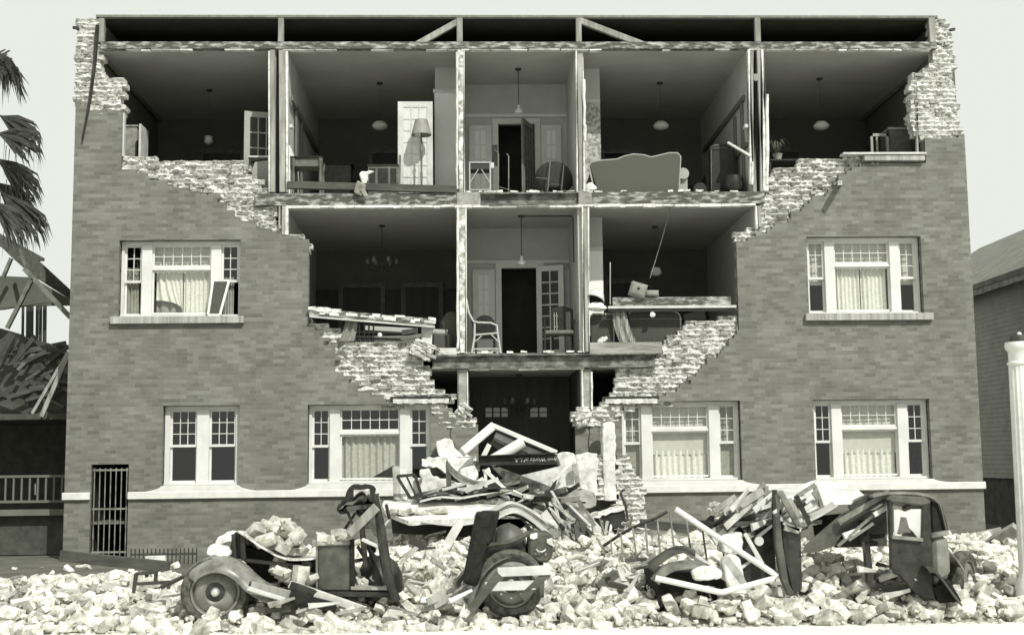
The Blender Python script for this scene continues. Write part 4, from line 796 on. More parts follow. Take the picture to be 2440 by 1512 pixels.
# hall: rattan armchair and rocking chair
t = thing('rattan_armchair', 'pale bent-rattan armchair turned sideways at the edge of the second-floor hall', 'chair', P(1155,838,.35)); m = MB(); y0, y1 = .12, .6
fl, fr2, zs_ = XZ(1124,838,.12), XZ(1193,838,.12), Z2
def pt(px, py, y): q = XZ(px, py, y); return (q[0], y, q[1])
for i, y in enumerate((y0, y1)):
    mm = MB(); mm.tube([pt(1111,712,y), pt(1117,745,y), pt(1128,765,y), pt(1140,768,y), pt(1170,769,y), pt(1184,775,y), pt(1186,795,y), pt(1189,815,y), (fr2[0],y,Z2)], .02, 8); mm.build('arm', M_WICK, t, smooth=True)
    MB().tube([pt(1131,770,y), pt(1131,800,y), (fl[0],y,Z2)], .02, 8).build('leg', M_WICK, t, smooth=True)
for i, y in enumerate((y0, y1)):
    m = MB(); m.tube([pt(1131,798,y), pt(1186,793,y)], .017, 7); m.tube([(fl[0],y,Z2+.09),(fr2[0],y,Z2+.09)], .012, 6); m.tube([pt(1129,815,y), pt(1148,800,y)], .011, 6); m.tube([pt(1189,815,y), pt(1170,796,y)], .011, 6); m.build('stretcher', M_WICK, t, smooth=True)
q0, q1 = pt(1129,797,y0), pt(1187,793,y0); MB().box(q0[0], q1[0], y0, y1, q0[2]-.03, q0[2]+.04).build('seat', M_WICKD, t, bevel=.02, seg=2)
A, B2 = pt(1110,716,y0), pt(1131,790,y0)
MB().grid(lambda u,v: (A[0]+(B2[0]-A[0])*v**.8, y0+(y1-y0)*u, A[2]+(B2[2]-A[2])*v), 6, 8, .02, (1,0,0)).build('backrest', M_WICKD, t)
t = thing('side_chair', 'dark round-topped chair behind the rattan armchair in the second-floor hall', 'chair', P(1155,800,1.4)); y=1.4; q = pt(1155,765,y)
MB().prism([(q[0]-.2,Z2+.4)]+[(q[0]-.22*math.cos(k*math.pi/8), Z2+.72+.2*math.sin(k*math.pi/8)) for k in range(9)]+[(q[0]+.2,Z2+.4)], y, y+.05).build('backrest', M_FURN, t); MB().box(q[0]-.22,q[0]+.22,y-.4,y,Z2+.4,Z2+.45).build('seat', M_FURN, t)
for dx in (-.19,.19):
    for dy in (-.36,-.02): MB().box(q[0]+dx-.02,q[0]+dx+.02,y+dy-.02,y+dy+.02,Z2,Z2+.4).build('leg', M_FURN, t)
y = .6; t = thing('rocking_chair', 'dark wooden rocking chair with a slatted back at the right of the second-floor hall', 'rocking chair', P(1335,835,y)); x0, x1 = XZ(1316,790,y)[0], XZ(1364,790,y)[0]; zt_ = XZ(1340,735,y)[1]
for x, lean in ((x0,.02),(x1,.02)): MB().tube([(x,y,Z2+.06),(x,y+.02,Z2+.4),(x+lean*.3,y+.1,zt_)], .022, 8).build('back_post', M_FURN, t, smooth=True)
MB().prism([(x0-.02,zt_-.05)]+[(x0+(x1-x0)*k/8, zt_+.06*math.sin(k*math.pi/8)) for k in range(9)]+[(x1+.02,zt_-.05)], y+.06, y+.11).build('top_rail', M_FURN, t)
m = MB(); W = x1-x0
for f_ in (.12,.24,.76,.88): m.tube([(x0+W*f_,y+.03,Z2+.42),(x0+W*f_,y+.09,zt_-.03)], .01, 6)
m.build('spindle', M_PIPING, t); MB().box(x0+W*.32, x0+W*.68, y+.05, y+.08, Z2+.45, zt_-.05).build('splat', M_FURN, t)
MB().box(x0-.2, x1, y-.45+.02, y+.03, Z2+.38, Z2+.46).build('seat', M_FURNM, t, bevel=.02)
for x in (x0-.18, x1): MB().tube([(x,y-.42,Z2+.06),(x,y-.42,Z2+.66)], .02, 8).build('front_post', M_FURN, t); 
for x in (x0-.18, x1): MB().tube([(x,y-.45,Z2+.66),(x+.05,y+.05,Z2+.66)], .022, 8).build('arm', M_FURN, t); MB().tube([(x,y-.6,Z2+.05),(x,y-.2,Z2+.022),(x,y+.2,Z2+.03),(x,y+.4,Z2+.09)], .02, 8).build('rocker', M_FURN, t)
# living room right: fallen shelf, sofas, cushions, lamp shade, cloth
t = thing('fallen_window_head', 'long mortar-stained window head board fallen level across the right-hand living room', 'lintel', P(1600,735,-.05))
MB().box(XZ(1460,720)[0], XZ(1742,720)[0], .0, .14, XZ(1600,728)[1], XZ(1600,707)[1]).build('board', M_BEAM, t, bevel=.008)
MB().box(XZ(1448,720)[0], XZ(1752,720)[0], -.1, .0, XZ(1600,735)[1], XZ(1600,729)[1]).build('edge_strip', M_OFFW, t); MB().box(XZ(1450,720)[0], XZ(1756,720)[0], -.06, .06, XZ(1600,741)[1], XZ(1600,736)[1]).build('batten', M_TIMBD, t)
MB().bar(P(1454,725,.02), P(1454,625,.05), .02, .03).build('upright', M_TIMB, t)
def cushion(label, c, sx, sz, ang, name='cushion', mt=None):
    M = Matrix.Rotation(ang, 3, 'Y'); m = MB()
    def fn(u, v):
        a, b = u*2-1, v*2-1; e = (1-abs(a)**4)*(1-abs(b)**4); return Vector(c) + M @ Vector((sx*a, -.11*e**.6, sz*b))
    m.grid(fn, 12, 12); m.grid(lambda u,v: Vector(c) + M @ Vector((sx*(u*2-1), .08*((1-abs(u*2-1)**4)*(1-abs(v*2-1)**4))**.6, sz*(v*2-1))), 12, 12)
    return tag(m.build(name, mt or M_SHADE, None, smooth=True), label, name)
cu = cushion('tilted grey cushion with a hole in it on the fallen window head board', P(1520,691,-.02), .17, .155, .3); cushion('flat oblong grey cushion lying right of the tilted cushion', P(1552,699,.06), .15, .07, 0.02)
p = P(1520,690,-.02); MB().lathe([(0,-.004),(.03,0),(.02,.02),(0,.02)], p+Vector((0.0,-.112,.01)), axis='y', n=10).build('tear', M_FURN, cu)
c = P(1420,705,.1); t = thing('table_lamp', 'large pale lamp shade tipped over beside the plastered pier of the living room', 'lamp', c); M = Matrix.Rotation(.35,3,'Y') @ Matrix.Rotation(-.35,3,'X')
MB().lathe([(.19,-.1),(.2,-.08),(.15,.06),(.07,.13),(0,.14)], c, n=24, M=M).build('shade', M_OFFW, t, smooth=True); MB().lathe([(0,-.02),(.185,-.095)], c, n=24, M=M).build('lining', M_FURN, t, smooth=True)
ragcloth('bunched white cloth beneath the tipped lamp shade', P(1422,733,.05), .2, .09, 12)
def sofa_box(label, px0, px1, py, y, mt, name='settee', rr=.16):
    x0, x1 = XZ(px0,780,y)[0], XZ(px1,780,y)[0]; zt_ = XZ((px0+px1)/2,py,y)[1]; t = thing(name, label, name, ((x0+x1)/2,y+.3,Z2))
    pr = [(x0,Z2+.02),(x0,zt_-.05),(x0+.05,zt_)] + [(x1-rr+rr*math.sin(k*math.pi/12), zt_-rr+rr*math.cos(k*math.pi/12)) for k in range(7)] + [(x1,Z2+.02)]
    MB().prism(pr, y, y+.2).build('backrest', mt, t, bevel=.02, seg=2); MB().box(x0+.02, x1-.02, y+.2, y+.8, Z2+.1, Z2+.42).build('seat', mt, t, bevel=.03)
    MB().tube([(x,y+.02,z) for x, z in pr[1:]], .022, 7).build('piping', M_PIPING, t, smooth=True)
    for x in (x0+.06,x1-.06):
        for yy in (y+.06,y+.7): MB().box(x-.03,x+.03,yy,yy+.06,Z2,Z2+.11).build('leg', M_FURN, t)
sofa_box('dark ribbed settee with a rounded pale-edged back corner under the fallen board', 1500, 1622, 741, .22, M_SOFAD)
sofa_box('dark upright-backed settee next to the plastered pier of the living room', 1408, 1462, 748, .22, M_SOFAD, rr=.04)
cloth_strip('hanging_drape', 'striped pale drape trailing down between the two dark settees', (1476,742,.05),(1480,785,.05),(1500,818,.02), .28, mat('striped_drape', .1, .4, 22, 3, .95, .1, stretch=(3,1,.08)), 'drape')
ragcloth('small white knotted rag hanging under the fallen board', P(1555,750,-.02), .06, .06, 15)
plank('tipped_board', 'dark grey panel tipped behind the stepped brick at the right of the living room', (1630,760,.3), (1680,748,.3), .2, .05, M_SOFA, 'panel')
m = MB(); r = random.Random(77)
for k in range(4): m.obox(P(1428+k*5,812-2*k,.05), (.07,.08,.08), Matrix.Rotation(r.random(),3,'Y'), .015)
tag(m.build('plaster_lump', M_PLAST, None, bevel=.01), 'white broken plaster lumps on the living room floor plate beside the pier', 'plaster')
# ------------------------------------------------------------ neighbours, palm, street lamp
DK = MB
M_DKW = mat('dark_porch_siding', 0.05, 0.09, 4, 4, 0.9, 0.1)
YN = 1.6
NB = thing('collapsed_house', 'wooden two-storey porch house on the left, half collapsed with its roof hanging down', 'house', P(80,1300,YN))
def pp(px, Y, d, name, mt, par=None, bev=0.0): return MB().prism(poly(px, Y), Y, Y+d).build(name, mt, par, bevel=bev)
def slope(px, Y0, Y1, name, mt, par, th=.06):
    """sheet whose left-hand outline stands at Y0 and right-hand outline at Y1"""
    xs = [a for a, b in px]; lo, hi = min(xs), max(xs); n = len(px); f_ = [P(a, b, Y0+(Y1-Y0)*(a-lo)/(hi-lo)) for a, b in px]
    m = MB(); m.add(f_ + [v+Vector((0,th,0)) for v in f_], [tuple(range(n)), tuple(range(2*n-1,n-1,-1))] + [(i, i+n, (i+1)%n+n, (i+1)%n) for i in range(n)]); return m.build(name, mt, par)
slope([(-60,520),(5,559),(102,613),(102,620),(90,620),(168,692),(168,714),(75,655),(27,612),(5,590),(-60,560)], YN, YN+1.6, 'roof', mat('dark_shingles', .07, .13, 12, 5, .95, .6), NB, .12)
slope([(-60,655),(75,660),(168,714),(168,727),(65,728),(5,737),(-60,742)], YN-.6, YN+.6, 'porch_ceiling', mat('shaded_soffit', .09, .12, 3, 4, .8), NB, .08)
for a, b, w_ in (((58,640),(168,756),.09), ((77,664),(17,782),.075), ((27,615),(8,660),.06), ((48,592),(66,650),.05)): MB().bar(P(*a,YN-.7), P(*b,YN-.7), w_, .09).build('rafter', MATS.get('grey_rafter') or mat('grey_rafter', .1, .2, 7, 5, .9), NB)
for px, w_ in ((55,.045),(68,.085),(77,.05),(89,.05),(97,.055),(107,.07)): MB().bar(P(px,722,YN+.8), P(px-1,815,YN+.8), w_, .05).build('baluster', M_WAINS, NB)
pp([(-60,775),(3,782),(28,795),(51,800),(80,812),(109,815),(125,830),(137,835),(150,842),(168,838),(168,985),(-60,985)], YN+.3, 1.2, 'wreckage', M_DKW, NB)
r = random.Random(12)
for k in range(26):
    a = (r.uniform(-20,150), r.uniform(800,960)); A = r.uniform(-.5,1.1); l = r.uniform(30,110); b = (a[0]+l*math.cos(A), a[1]-l*math.sin(A))
    if b[0] > 163: b = (163, b[1])
    MB().bar(P(*a,YN+.1+r.uniform(-.2,.15)), P(*b,YN+.1+r.uniform(-.2,.15)), r.uniform(.04,.11), .04).build('broken_board', M_WAINS if r.random() < .6 else M_TIMBD, NB)
MB().bar(P(162,845,YN-.5), P(99,992,YN-.6), .085, .05).build('broken_board', M_TIMB, NB); MB().bar(P(163,838,YN-.5), P(77,985,YN-.6), .06, .05).build('broken_board', M_TIMB, NB)
m = MB(); xa, xb = P(-80,1000,YN).x, P(166,1000,YN).x; zt_ = P(80,985,YN).z
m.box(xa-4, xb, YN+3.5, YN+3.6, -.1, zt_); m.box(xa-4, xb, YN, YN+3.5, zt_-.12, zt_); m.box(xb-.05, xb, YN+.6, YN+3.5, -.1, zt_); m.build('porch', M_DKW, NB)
za, zb, zc_, zd = [P(80,v,YN).z for v in (1222,1213,1197,1131)]
m = MB(); m.box(xa, xb, YN-.1, YN+.2, zb-.12, zb); m.build('porch_deck', M_WALLD, NB)
m = MB(); m.box(xa, xb, YN, YN+.06, zd-.05, zd); m.box(xa, xb, YN, YN+.06, zc_, zc_+.05); x = xa
while x < xb: m.box(x, x+.035, YN+.01, YN+.04, zc_+.05, zd-.05); x += .165
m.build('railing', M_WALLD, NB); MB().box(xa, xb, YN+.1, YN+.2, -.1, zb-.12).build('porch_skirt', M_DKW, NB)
MB().tube([P(84,1178,YN+1),P(84,1150,YN+1)], .012, 6).build('handle', M_PIPING, NB)
# house on the right
NR = thing('neighbour_house', 'grey clapboard house with a pitched shingle roof on the right', 'house', (15,5,-.1)); e = P(2320,690,8); wx = e.x+.35; ze = e.z; YE = 17.0
zf = P(2340,1140,7).z; m = MB(); z = zf; k = 0
while z < ze: m.add([(wx-.007,1.5,z),(wx-.007,YE,z),(wx,YE,z+.125),(wx,1.5,z+.125),(wx+.2,1.5,z),(wx+.2,YE,z),(wx+.2,YE,z+.125),(wx+.2,1.5,z+.125)], [(0,1,2,3),(0,4,5,1),(1,5,6,2),(3,2,6,7),(0,3,7,4),(4,7,6,5)]); z += .122
m.box(wx, wx+7.5, YE-.2, YE, zf, ze); m.box(wx, wx+7.5, 1.5, 1.7, zf, ze); m.build('wall', M_SIDE, NR)
MB().box(wx+.05, wx+7.4, 1.6, YE-.1, -.12, zf).build('foundation', M_DKW, NR)
rx = e.x+4.2; m = MB(); sl = .62
for y0, y1 in ((1.0,YE+.5),): m.add([(e.x,y0,ze),(e.x,y1,ze),(rx,y1,ze+sl*4.2),(rx,y0,ze+sl*4.2),(e.x,y0,ze+.14),(e.x,y1,ze+.14),(rx,y1,ze+sl*4.2+.14),(rx,y0,ze+sl*4.2+.14)], MB.BF); m.add([(2*rx-e.x,y0,ze),(2*rx-e.x,y1,ze),(rx,y1,ze+sl*4.2),(rx,y0,ze+sl*4.2),(2*rx-e.x,y0,ze+.14),(2*rx-e.x,y1,ze+.14),(rx,y1,ze+sl*4.2+.14),(rx,y0,ze+sl*4.2+.14)], MB.BF)
m.build('roof', M_ROOF, NR); MB().prism([(wx,ze-.1),(2*rx-wx,ze-.1),(rx,ze+sl*4.2-.25)], YE-.2, YE).build('gable', M_SIDE, NR)
MB().box(e.x+.02, e.x+.06, 1.0, YE+.5, ze-.16, ze+.02).build('fascia', M_CONC, NR)
# palm
YP = -3.5; px0 = P(-95,300,YP); t = thing('palm_tree', 'fan palm with ragged drooping fronds reaching in from the left edge', 'palm tree', (px0.x, YP, -.1))
MB().tube([(px0.x+.1*math.sin(k), YP, -.1+k*1.0) for k in range(12)], [.34-.012*k+.02*(k%2) for k in range(12)], 12).build('trunk', M_BARK, t, smooth=True)
def fan(m, base, tip, spread, n, r, droop=.5):
    d = tip-base; L_ = d.length; d.normalize(); s_ = Vector((0,-1,0)).cross(d).normalized() ; nrm = d.cross(s_)
    m.tube([base, base+d*L_*.42], [.03,.018], 5)
    o_ = base+d*L_*.38
    for k in range(n):
        A = spread*(2*k/(n-1)-1)+r.uniform(-.05,.05); dd = d*math.cos(A) + (s_*math.sin(A)); l = L_*.68*(1-.25*abs(A)/spread)*r.uniform(.85,1.1); wv = nrm.cross(dd).normalized()*.028
        q1 = o_+dd*l*.5+nrm*r.uniform(-.08,.08); q2 = o_+dd*l*.85+Vector((0,0,-droop*l*.18))+nrm*r.uniform(-.1,.1); q3 = q2+dd*l*.1+Vector((0,0,-droop*l*r.uniform(.15,.5)))
        m.add([o_, q1-wv, q1+wv, q2-wv*.6, q2+wv*.6, q3], [(0,1,2),(1,3,4,2),(3,5,4)])
r = random.Random(21); m = MB()
for b_, tp, sp, yo in (((-60,245),(95,325),.38,0),((-70,300),(100,345),.42,-.5),((-65,330),(95,455),.4,.2),((-60,360),(85,430),.45,.6),((-60,400),(112,556),.36,0),((-70,380),(90,520),.4,.5),((-70,430),(70,560),.4,-.3),((-70,200),(20,110),.7,.5),((-110,180),(-150,40),.7,0),((-110,200),(-190,190),.7,0),((-110,260),(-190,330),.7,0),((-110,330),(-190,450),.7,0)):
    fan(m, P(*b_,YP+yo*.3), P(*tp,YP+yo), sp, 26, r)
m.build('crown', M_PALM, t, fixn=False); m = MB()
for k in range(46):
    a = P(r.uniform(-15,30), r.uniform(140,175), YP+r.uniform(-.3,.3)); b = P(r.uniform(0,72), r.uniform(190,262), YP+r.uniform(-.3,.3)); s_ = Vector((.022,0,.006)); c = (a+b)/2+Vector((.06,0,.1))
    m.add([a-s_, a+s_, c+s_*.8, c-s_*.8, b], [(0,1,2,3),(3,2,4)])
for k in range(60):
    a = P(r.uniform(0,100), r.choice((315,345,440,470,530))+r.uniform(-15,15), YP); b = a+Vector((r.uniform(-.05,.1), 0, -r.uniform(.2,.7))); s_ = Vector((.008,0,0)); m.add([a-s_, a+s_, b], [(0,1,2)])
m.build('dead_fronds', M_PALM, t, fixn=False)
m = MB(); fan(m, P(-60,120,YP), P(38,158,YP), .5, 22, r, 1.4); m.build('crown', M_PALM, t, fixn=False)
# street lamp post
YL = -10.7; c = P(2438,1000,YL); t = thing('street_lamp', 'pale fluted street lamp post with a moulded capital and no globe', 'street lamp', (c.x,YL,-.11)); c.z = 0
zc0, zc1, zc2 = P(2436,872,YL).z, P(2436,815,YL).z, P(2436,800,YL).z
m = MB(); n = 64; prof = [(.19,-.11),(.19,.25),(.15,.32),(.135,.4),(.122,zc0)]; base = 0
for rr_, h in prof:
    for k in range(n): q = rr_*(1+(.035*math.cos(16*2*math.pi*k/n) if h > .35 else 0)); m.v.append(c+Vector((q*math.cos(2*math.pi*k/n), q*math.sin(2*math.pi*k/n), h)))
for i in range(len(prof)-1):
    for k in range(n): m.f.append((i*n+k, i*n+(k+1)%n, (i+1)*n+(k+1)%n, (i+1)*n+k))
m.build('post', M_LAMPC, t, smooth=True); H = zc1-zc0
MB().lathe([(.122,zc0),(.14,zc0+.02),(.14,zc0+.04),(.122,zc0+.06),(.125,zc0+H*.6),(.15,zc0+H*.72),(.16,zc0+H*.85),(.15,zc1),(0,zc1)], c, n=32).build('capital', M_LAMPC, t, smooth=True)
MB().lathe([(.1,zc1),(.1,zc2-.02),(.08,zc2+.01),(0,zc2+.01)], c, n=20).build('globe_holder', M_IRON, t, smooth=True); MB().lathe([(0,-.02),(.03,.0),(.025,.03),(0,.045)], c+Vector((-.01,-.05,zc2)), n=10).build('bulb_socket', M_OPAL, t, smooth=True)
# ------------------------------------------------------------ wreck of the entrance porch
def jag(px, Y, d, name, label, cat, mt, seed, amp=3, bev=.015, par=None):
    r = random.Random(seed); out = []
    for i, (x0, y0) in enumerate(px):
        x1, y1 = px[(i+1)%len(px)]; L_ = math.hypot(x1-x0, y1-y0); n = max(1, int(L_/9))
        for k in range(n): u = k/n; out.append((x0+(x1-x0)*u + (r.uniform(-amp,amp) if k else 0), y0+(y1-y0)*u + (r.uniform(-amp,amp) if k else 0)))
    o = MB().prism(poly(out, Y), Y, Y+d).build(name, mt, par, bevel=bev)
    return tag(o, label, cat) if par is None else o
def bars(name, label, cat, segs, wd, th, mt, part, Y, group=None):
    pts = [P(*a, Y) for s_ in segs for a in s_[:2]]; b = min(pts, key=lambda v: v.z)
    t = thing(name, label, cat, b, group)
    for i, s_ in enumerate(segs):
        w2 = s_[2] if len(s_) > 2 else wd; MB().bar(P(*s_[0],Y+.02*(i%3)), P(*s_[1],Y+.02*(i%3)), w2, th, (0,-1,0), .004).build(part if len(s_) < 4 else s_[3], mt if len(s_) < 5 else s_[4], t)
    return t
t = thing('porch_gable', 'white moulded gable of the entrance porch tipped upright among the rubble in the doorway', 'gable', P(1210,1090,-1.2))
MB().bar(P(1176,1014,-1.3), P(1100,1078,-1.5), .16, .22).build('rake', M_WHITE, t, bevel=.02); MB().bar(P(1173,1013,-1.3), P(1326,1078,-1.3), .085, .25).build('rake', M_WHITE, t, bevel=.01)
MB().bar(P(1184,1027,-1.22), P(1318,1085,-1.22), .05, .12).build('soffit', M_TIMBD, t); MB().bar(P(1180,1034,-1.2), P(1298,1088,-1.2), .13, .1).build('frieze', M_OFFW, t); MB().bar(P(1176,1044,-1.15), P(1260,1086,-1.15), .05, .1).build('moulding', M_CONC, t)
MB().bar(P(1180,1040,-1.1), P(1236,1090,-1.1), .3, .03).build('tympanum', M_WALLD, t)
tag(MB().tube([P(1168,1100,-1.5), P(1246,1053,-1.4)], [.11,.105], 20).build('column_piece', M_WHITE, None, smooth=True), 'broken white round porch column lying aslant inside the tipped gable', 'column')
plank('white_stub', 'short white upright stub left of the broken round column', (1152,1086,-1.4), (1166,1058,-1.4), .09, .08, M_WHITE, 'stub')
YB = -1.65; t = thing('sign_girder', 'dark steel girder lying level across the entrance with upside-down chalked lettering', 'girder', P(1232,1108,YB))
a, b = P(1140,1086,YB), P(1140,1107,YB); c, d = P(1325,1078,YB), P(1327,1104,YB); hgt = (a.z-b.z)
m = MB(); m.bar((a+b)/2+Vector((0,.03,0)), (c+d)/2+Vector((0,.03,0)), hgt, .02); m.build('web', M_STEELD, t)
for p, q in ((a, c), (b, d)): MB().bar(p+Vector((0,-.01,0)), q+Vector((0,-.01,0)), .02, .14).build('flange', M_STEELD, t)
fc = bpy.data.curves.new('lettering', 'FONT'); fc.body = 'Iron Works of L.A.'; fc.size = .1; fc.align_x = 'CENTER'; fc.align_y = 'CENTER'; fc.extrude = .002; fc.space_character = 1.02; fc.shear = 0.2
fo = bpy.data.objects.new('lettering', fc); C.objects.link(fo); fc.materials.append(M_LETTER); fo.parent = t
me_ = bpy.data.meshes.new_from_object(fo.evaluated_get(bpy.context.evaluated_depsgraph_get())); bpy.data.objects.remove(fo); me_.materials.clear(); me_.materials.append(M_LETTER); fo = bpy.data.objects.new('lettering', me_); C.objects.link(fo); fo.parent = t
fo.location = P(1276,1094,YB+.012) - ORG[t]; fo.rotation_euler = (math.radians(90), math.radians(180-1.0), 0)
# masonry on either side of the entrance
jag([(1040,1050),(1060,1043),(1078,1048),(1082,1066),(1098,1078),(1120,1086),(1125,1098),(1060,1095),(1045,1085)], -.5, .4, 'plaster_block', 'lumpy white plaster block on top of the broken porch pier left of the entrance', 'plaster', M_PLAST, 1)
jag([(1004,1092),(1040,1088),(1085,1088),(1128,1092),(1128,1104),(1128,1118),(1100,1128),(1060,1128),(1040,1112),(1004,1110)], -.8, .7, 'porch_pier', 'wide white plastered course of the broken porch pier left of the entrance', 'pier', M_PLAST, 2)
jag([(1000,1118),(1022,1116),(1030,1135),(1060,1140),(1090,1150),(1110,1150),(1130,1165),(1130,1210),(985,1210),(1005,1150)], -1.1, .8, 'porch_pier', 'large white plastered base of the porch pier left of the entrance', 'pier', M_PLAST, 3)
exposed([(1085,1092),(1138,1092),(1138,1118),(1100,1130),(1085,1120)], 'brick_remnant', -.55, .3, 23, mort=1.6)
for px_, lab, sd in (([(1095,1120),(1130,1108),(1140,1130),(1130,1148),(1105,1150)], 'rounded white plaster lump in front of the left porch pier', 4), ([(1108,1150),(1150,1135),(1165,1150),(1160,1170),(1120,1172)], 'flat white plaster lump right of the rounded one by the left porch pier', 5), ([(1148,1118),(1166,1112),(1170,1125),(1155,1134)], 'small grey plaster lump below the left end of the lettered girder', 6)):
    jag(px_, -1.8, .4, 'plaster_lump', lab, 'plaster', M_PLASTD if sd == 6 else M_PLAST, sd)
tag(MB().bar(P(1068,1100,-1.9), P(1070,1192,-2.0), .09, .08).build('post_remnant', M_TIMBL, None, bevel=.006), 'thin pale upright post in front of the left porch pier', 'post')
jag([(1328,1082),(1342,1076),(1368,1080),(1374,1110),(1370,1128),(1340,1120),(1332,1100)], -1.0, .6, 'wall_fragment', 'cracked-off white corner of the porch wall right of the lettered girder', 'wall', M_PLAST, 7)
jag([(1374,1082),(1400,1076),(1424,1080),(1424,1180),(1400,1190),(1375,1165),(1345,1160),(1352,1128),(1372,1128)], -.8, .5, 'wall_fragment', 'big white plastered porch wall right of the entrance', 'wall', M_PLAST, 8)
jag([(1436,1010),(1450,1003),(1464,1006),(1468,1040),(1466,1120),(1470,1192),(1440,1192),(1437,1100)], -.75, .45, 'pilaster', 'tall white plastered pilaster right of the entrance', 'pilaster', M_PLAST, 9, amp=1.5)
exposed([(1420,1082),(1437,1076),(1438,1192),(1418,1192)], 'quoin_bricks', -.7, .3, 25, mort=1.8)
exposed([(1468,1085),(1480,1085),(1490,1110),(1508,1120),(1505,1140),(1520,1150),(1520,1180),(1530,1195),(1525,1235),(1545,1245),(1548,1290),(1505,1290),(1440,1225),(1468,1190)], 'stepped_brick_stub', -.55, .4, 27, mort=2.4, rag=1.1)
jag([(1335,1175),(1360,1168),(1400,1166),(1416,1172),(1422,1190),(1420,1205),(1395,1212),(1345,1205)], -2.6, .8, 'masonry_block', 'grey tumbled brick block below the big white porch wall', 'masonry', M_CONC, 10)
jag([(1300,1195),(1330,1178),(1345,1205),(1390,1216),(1370,1236),(1320,1226)], -2.9, .7, 'masonry_block', 'rough pale rubble block leaning below the grey brick block', 'masonry', M_PLASTD, 11)
tag(MB().prism(poly([(1420,1228),(1488,1212),(1495,1258),(1425,1262)], -3.6), -3.6, -2.6).build('dark_slab', M_STEELD, None, bevel=.01), 'black-fronted slab with a dusty top jutting out right of the porch wreck', 'slab')
jag([(1405,1232),(1488,1206),(1490,1214),(1418,1234)], -3.65, .9, 'rubble_cake', 'dusty mortar crust on top of the black-fronted slab', 'mortar', M_PLAST, 12)
# sheets and boards of the porch roof
def sheet(name, label, cat, line, Y, dy, dz, mt, th=.02, seed=0, n=26, wav=.02, curl=0.0):
    pts = [P(a, b, Y) for a, b in line]
    def fn(u, v):
        s_ = u*(len(pts)-1); i = min(int(s_), len(pts)-2); f_ = s_-i
        a, b, c_, d_ = pts[max(i-1,0)], pts[i], pts[i+1], pts[min(i+2,len(pts)-1)]
        p = .5*((2*b)+(c_-a)*f_+(2*a-5*b+4*c_-d_)*f_*f_+(3*b-a-3*c_+d_)*f_**3)
        return p + Vector((0, dy*v, dz*v + curl*v*v)) + Vector((0,0,wav*noise.noise(Vector((p.x*2.2, v*2, seed)))))
    o = MB().grid(fn, n, 8, th, (0,.15,1)).build(name, mt, None, smooth=True); return tag(o, label, cat)
cq = [P(973,1240,-4.7), P(1165,1231,-4.7), P(1232,1190,-2.6), P(915,1191,-2.6)]
tag(MB().grid(lambda u,v: (cq[0]*(1-u)+cq[1]*u)*(1-v)+(cq[3]*(1-u)+cq[2]*u)*v + Vector((-.22*(1-u)*math.sin(v*math.pi)*.8,0,.035*noise.noise(Vector((u*5,v*4,1)))+.03*u*v)), 26, 14, .07, (0,.1,-1)).build('canopy_roof', M_PLAST, None, smooth=True), 'broad dusty flat porch canopy lying tilted on the rubble behind the left wreck', 'canopy')
sheet('roofing_strip', 'narrow sagging strip of porch roofing under the front edge of the flat canopy', 'roofing', [(1005,1243),(1050,1250),(1100,1251),(1150,1243),(1190,1230)], -4.75, .5, -.03, M_OFFW, .03, 4)
pp([(930,1215),(1180,1236),(1180,1282),(935,1270)], -3.9, .3, 'porch_plinth', M_STEELD); tag(bpy.context.scene.objects[[o.name for o in C.objects if o.name.startswith('porch_plinth')][0]], 'dark shadowed porch floor edge below the flat canopy', 'plinth')
sheet('tin_sheet', 'dark wavy roofing sheet sagging in front of the left porch pier', 'roofing', [(1062,1112),(1085,1140),(1120,1160),(1165,1168),(1205,1160),(1240,1150)], -2.8, 1.0, .12, M_STEEL, .02, 5)
sheet('tin_sheet', 'long curled roofing sheet with a pale edge lying under the wavy sheet', 'roofing', [(985,1190),(1020,1182),(1060,1172),(1110,1172),(1180,1164),(1250,1168)], -3.2, .9, .06, M_STEELD, .025, 6)
sheet('tin_sheet', 'pale bent roofing sheet edge below the long curled one', 'roofing', [(1000,1196),(1050,1186),(1100,1188),(1150,1178),(1230,1175)], -3.4, .8, .02, M_OFFW, .02, 7)
tag(slope([(1174,1114),(1190,1112),(1316,1160),(1312,1190),(1290,1180),(1200,1140)], -2.2, -3.0, 'roof_fragment', M_STEEL, None, .05), 'dark slanting roof panel with a pale upper edge below the lettered girder', 'panel')
tag(slope([(1240,1132),(1338,1109),(1376,1106),(1378,1150),(1320,1166),(1300,1158)], -1.9, -2.2, 'plaster_board', M_PLAST, None, .06), 'large white triangular plaster board below the right end of the lettered girder', 'panel')
tag(slope([(1285,1205),(1318,1150),(1328,1140),(1324,1158),(1296,1212)], -3.1, -3.1, 'dark_shard', M_STEELD, None, .03), 'dark pointed roofing shard standing up amid the porch wreck', 'shard')
tag(slope([(1322,1180),(1345,1200),(1400,1250),(1392,1270),(1335,1255),(1318,1215)], -3.3, -3.6, 'roof_fragment', M_STEELD, None, .04), 'dark bent roofing panel hanging down right of the splintered porch boards', 'panel')
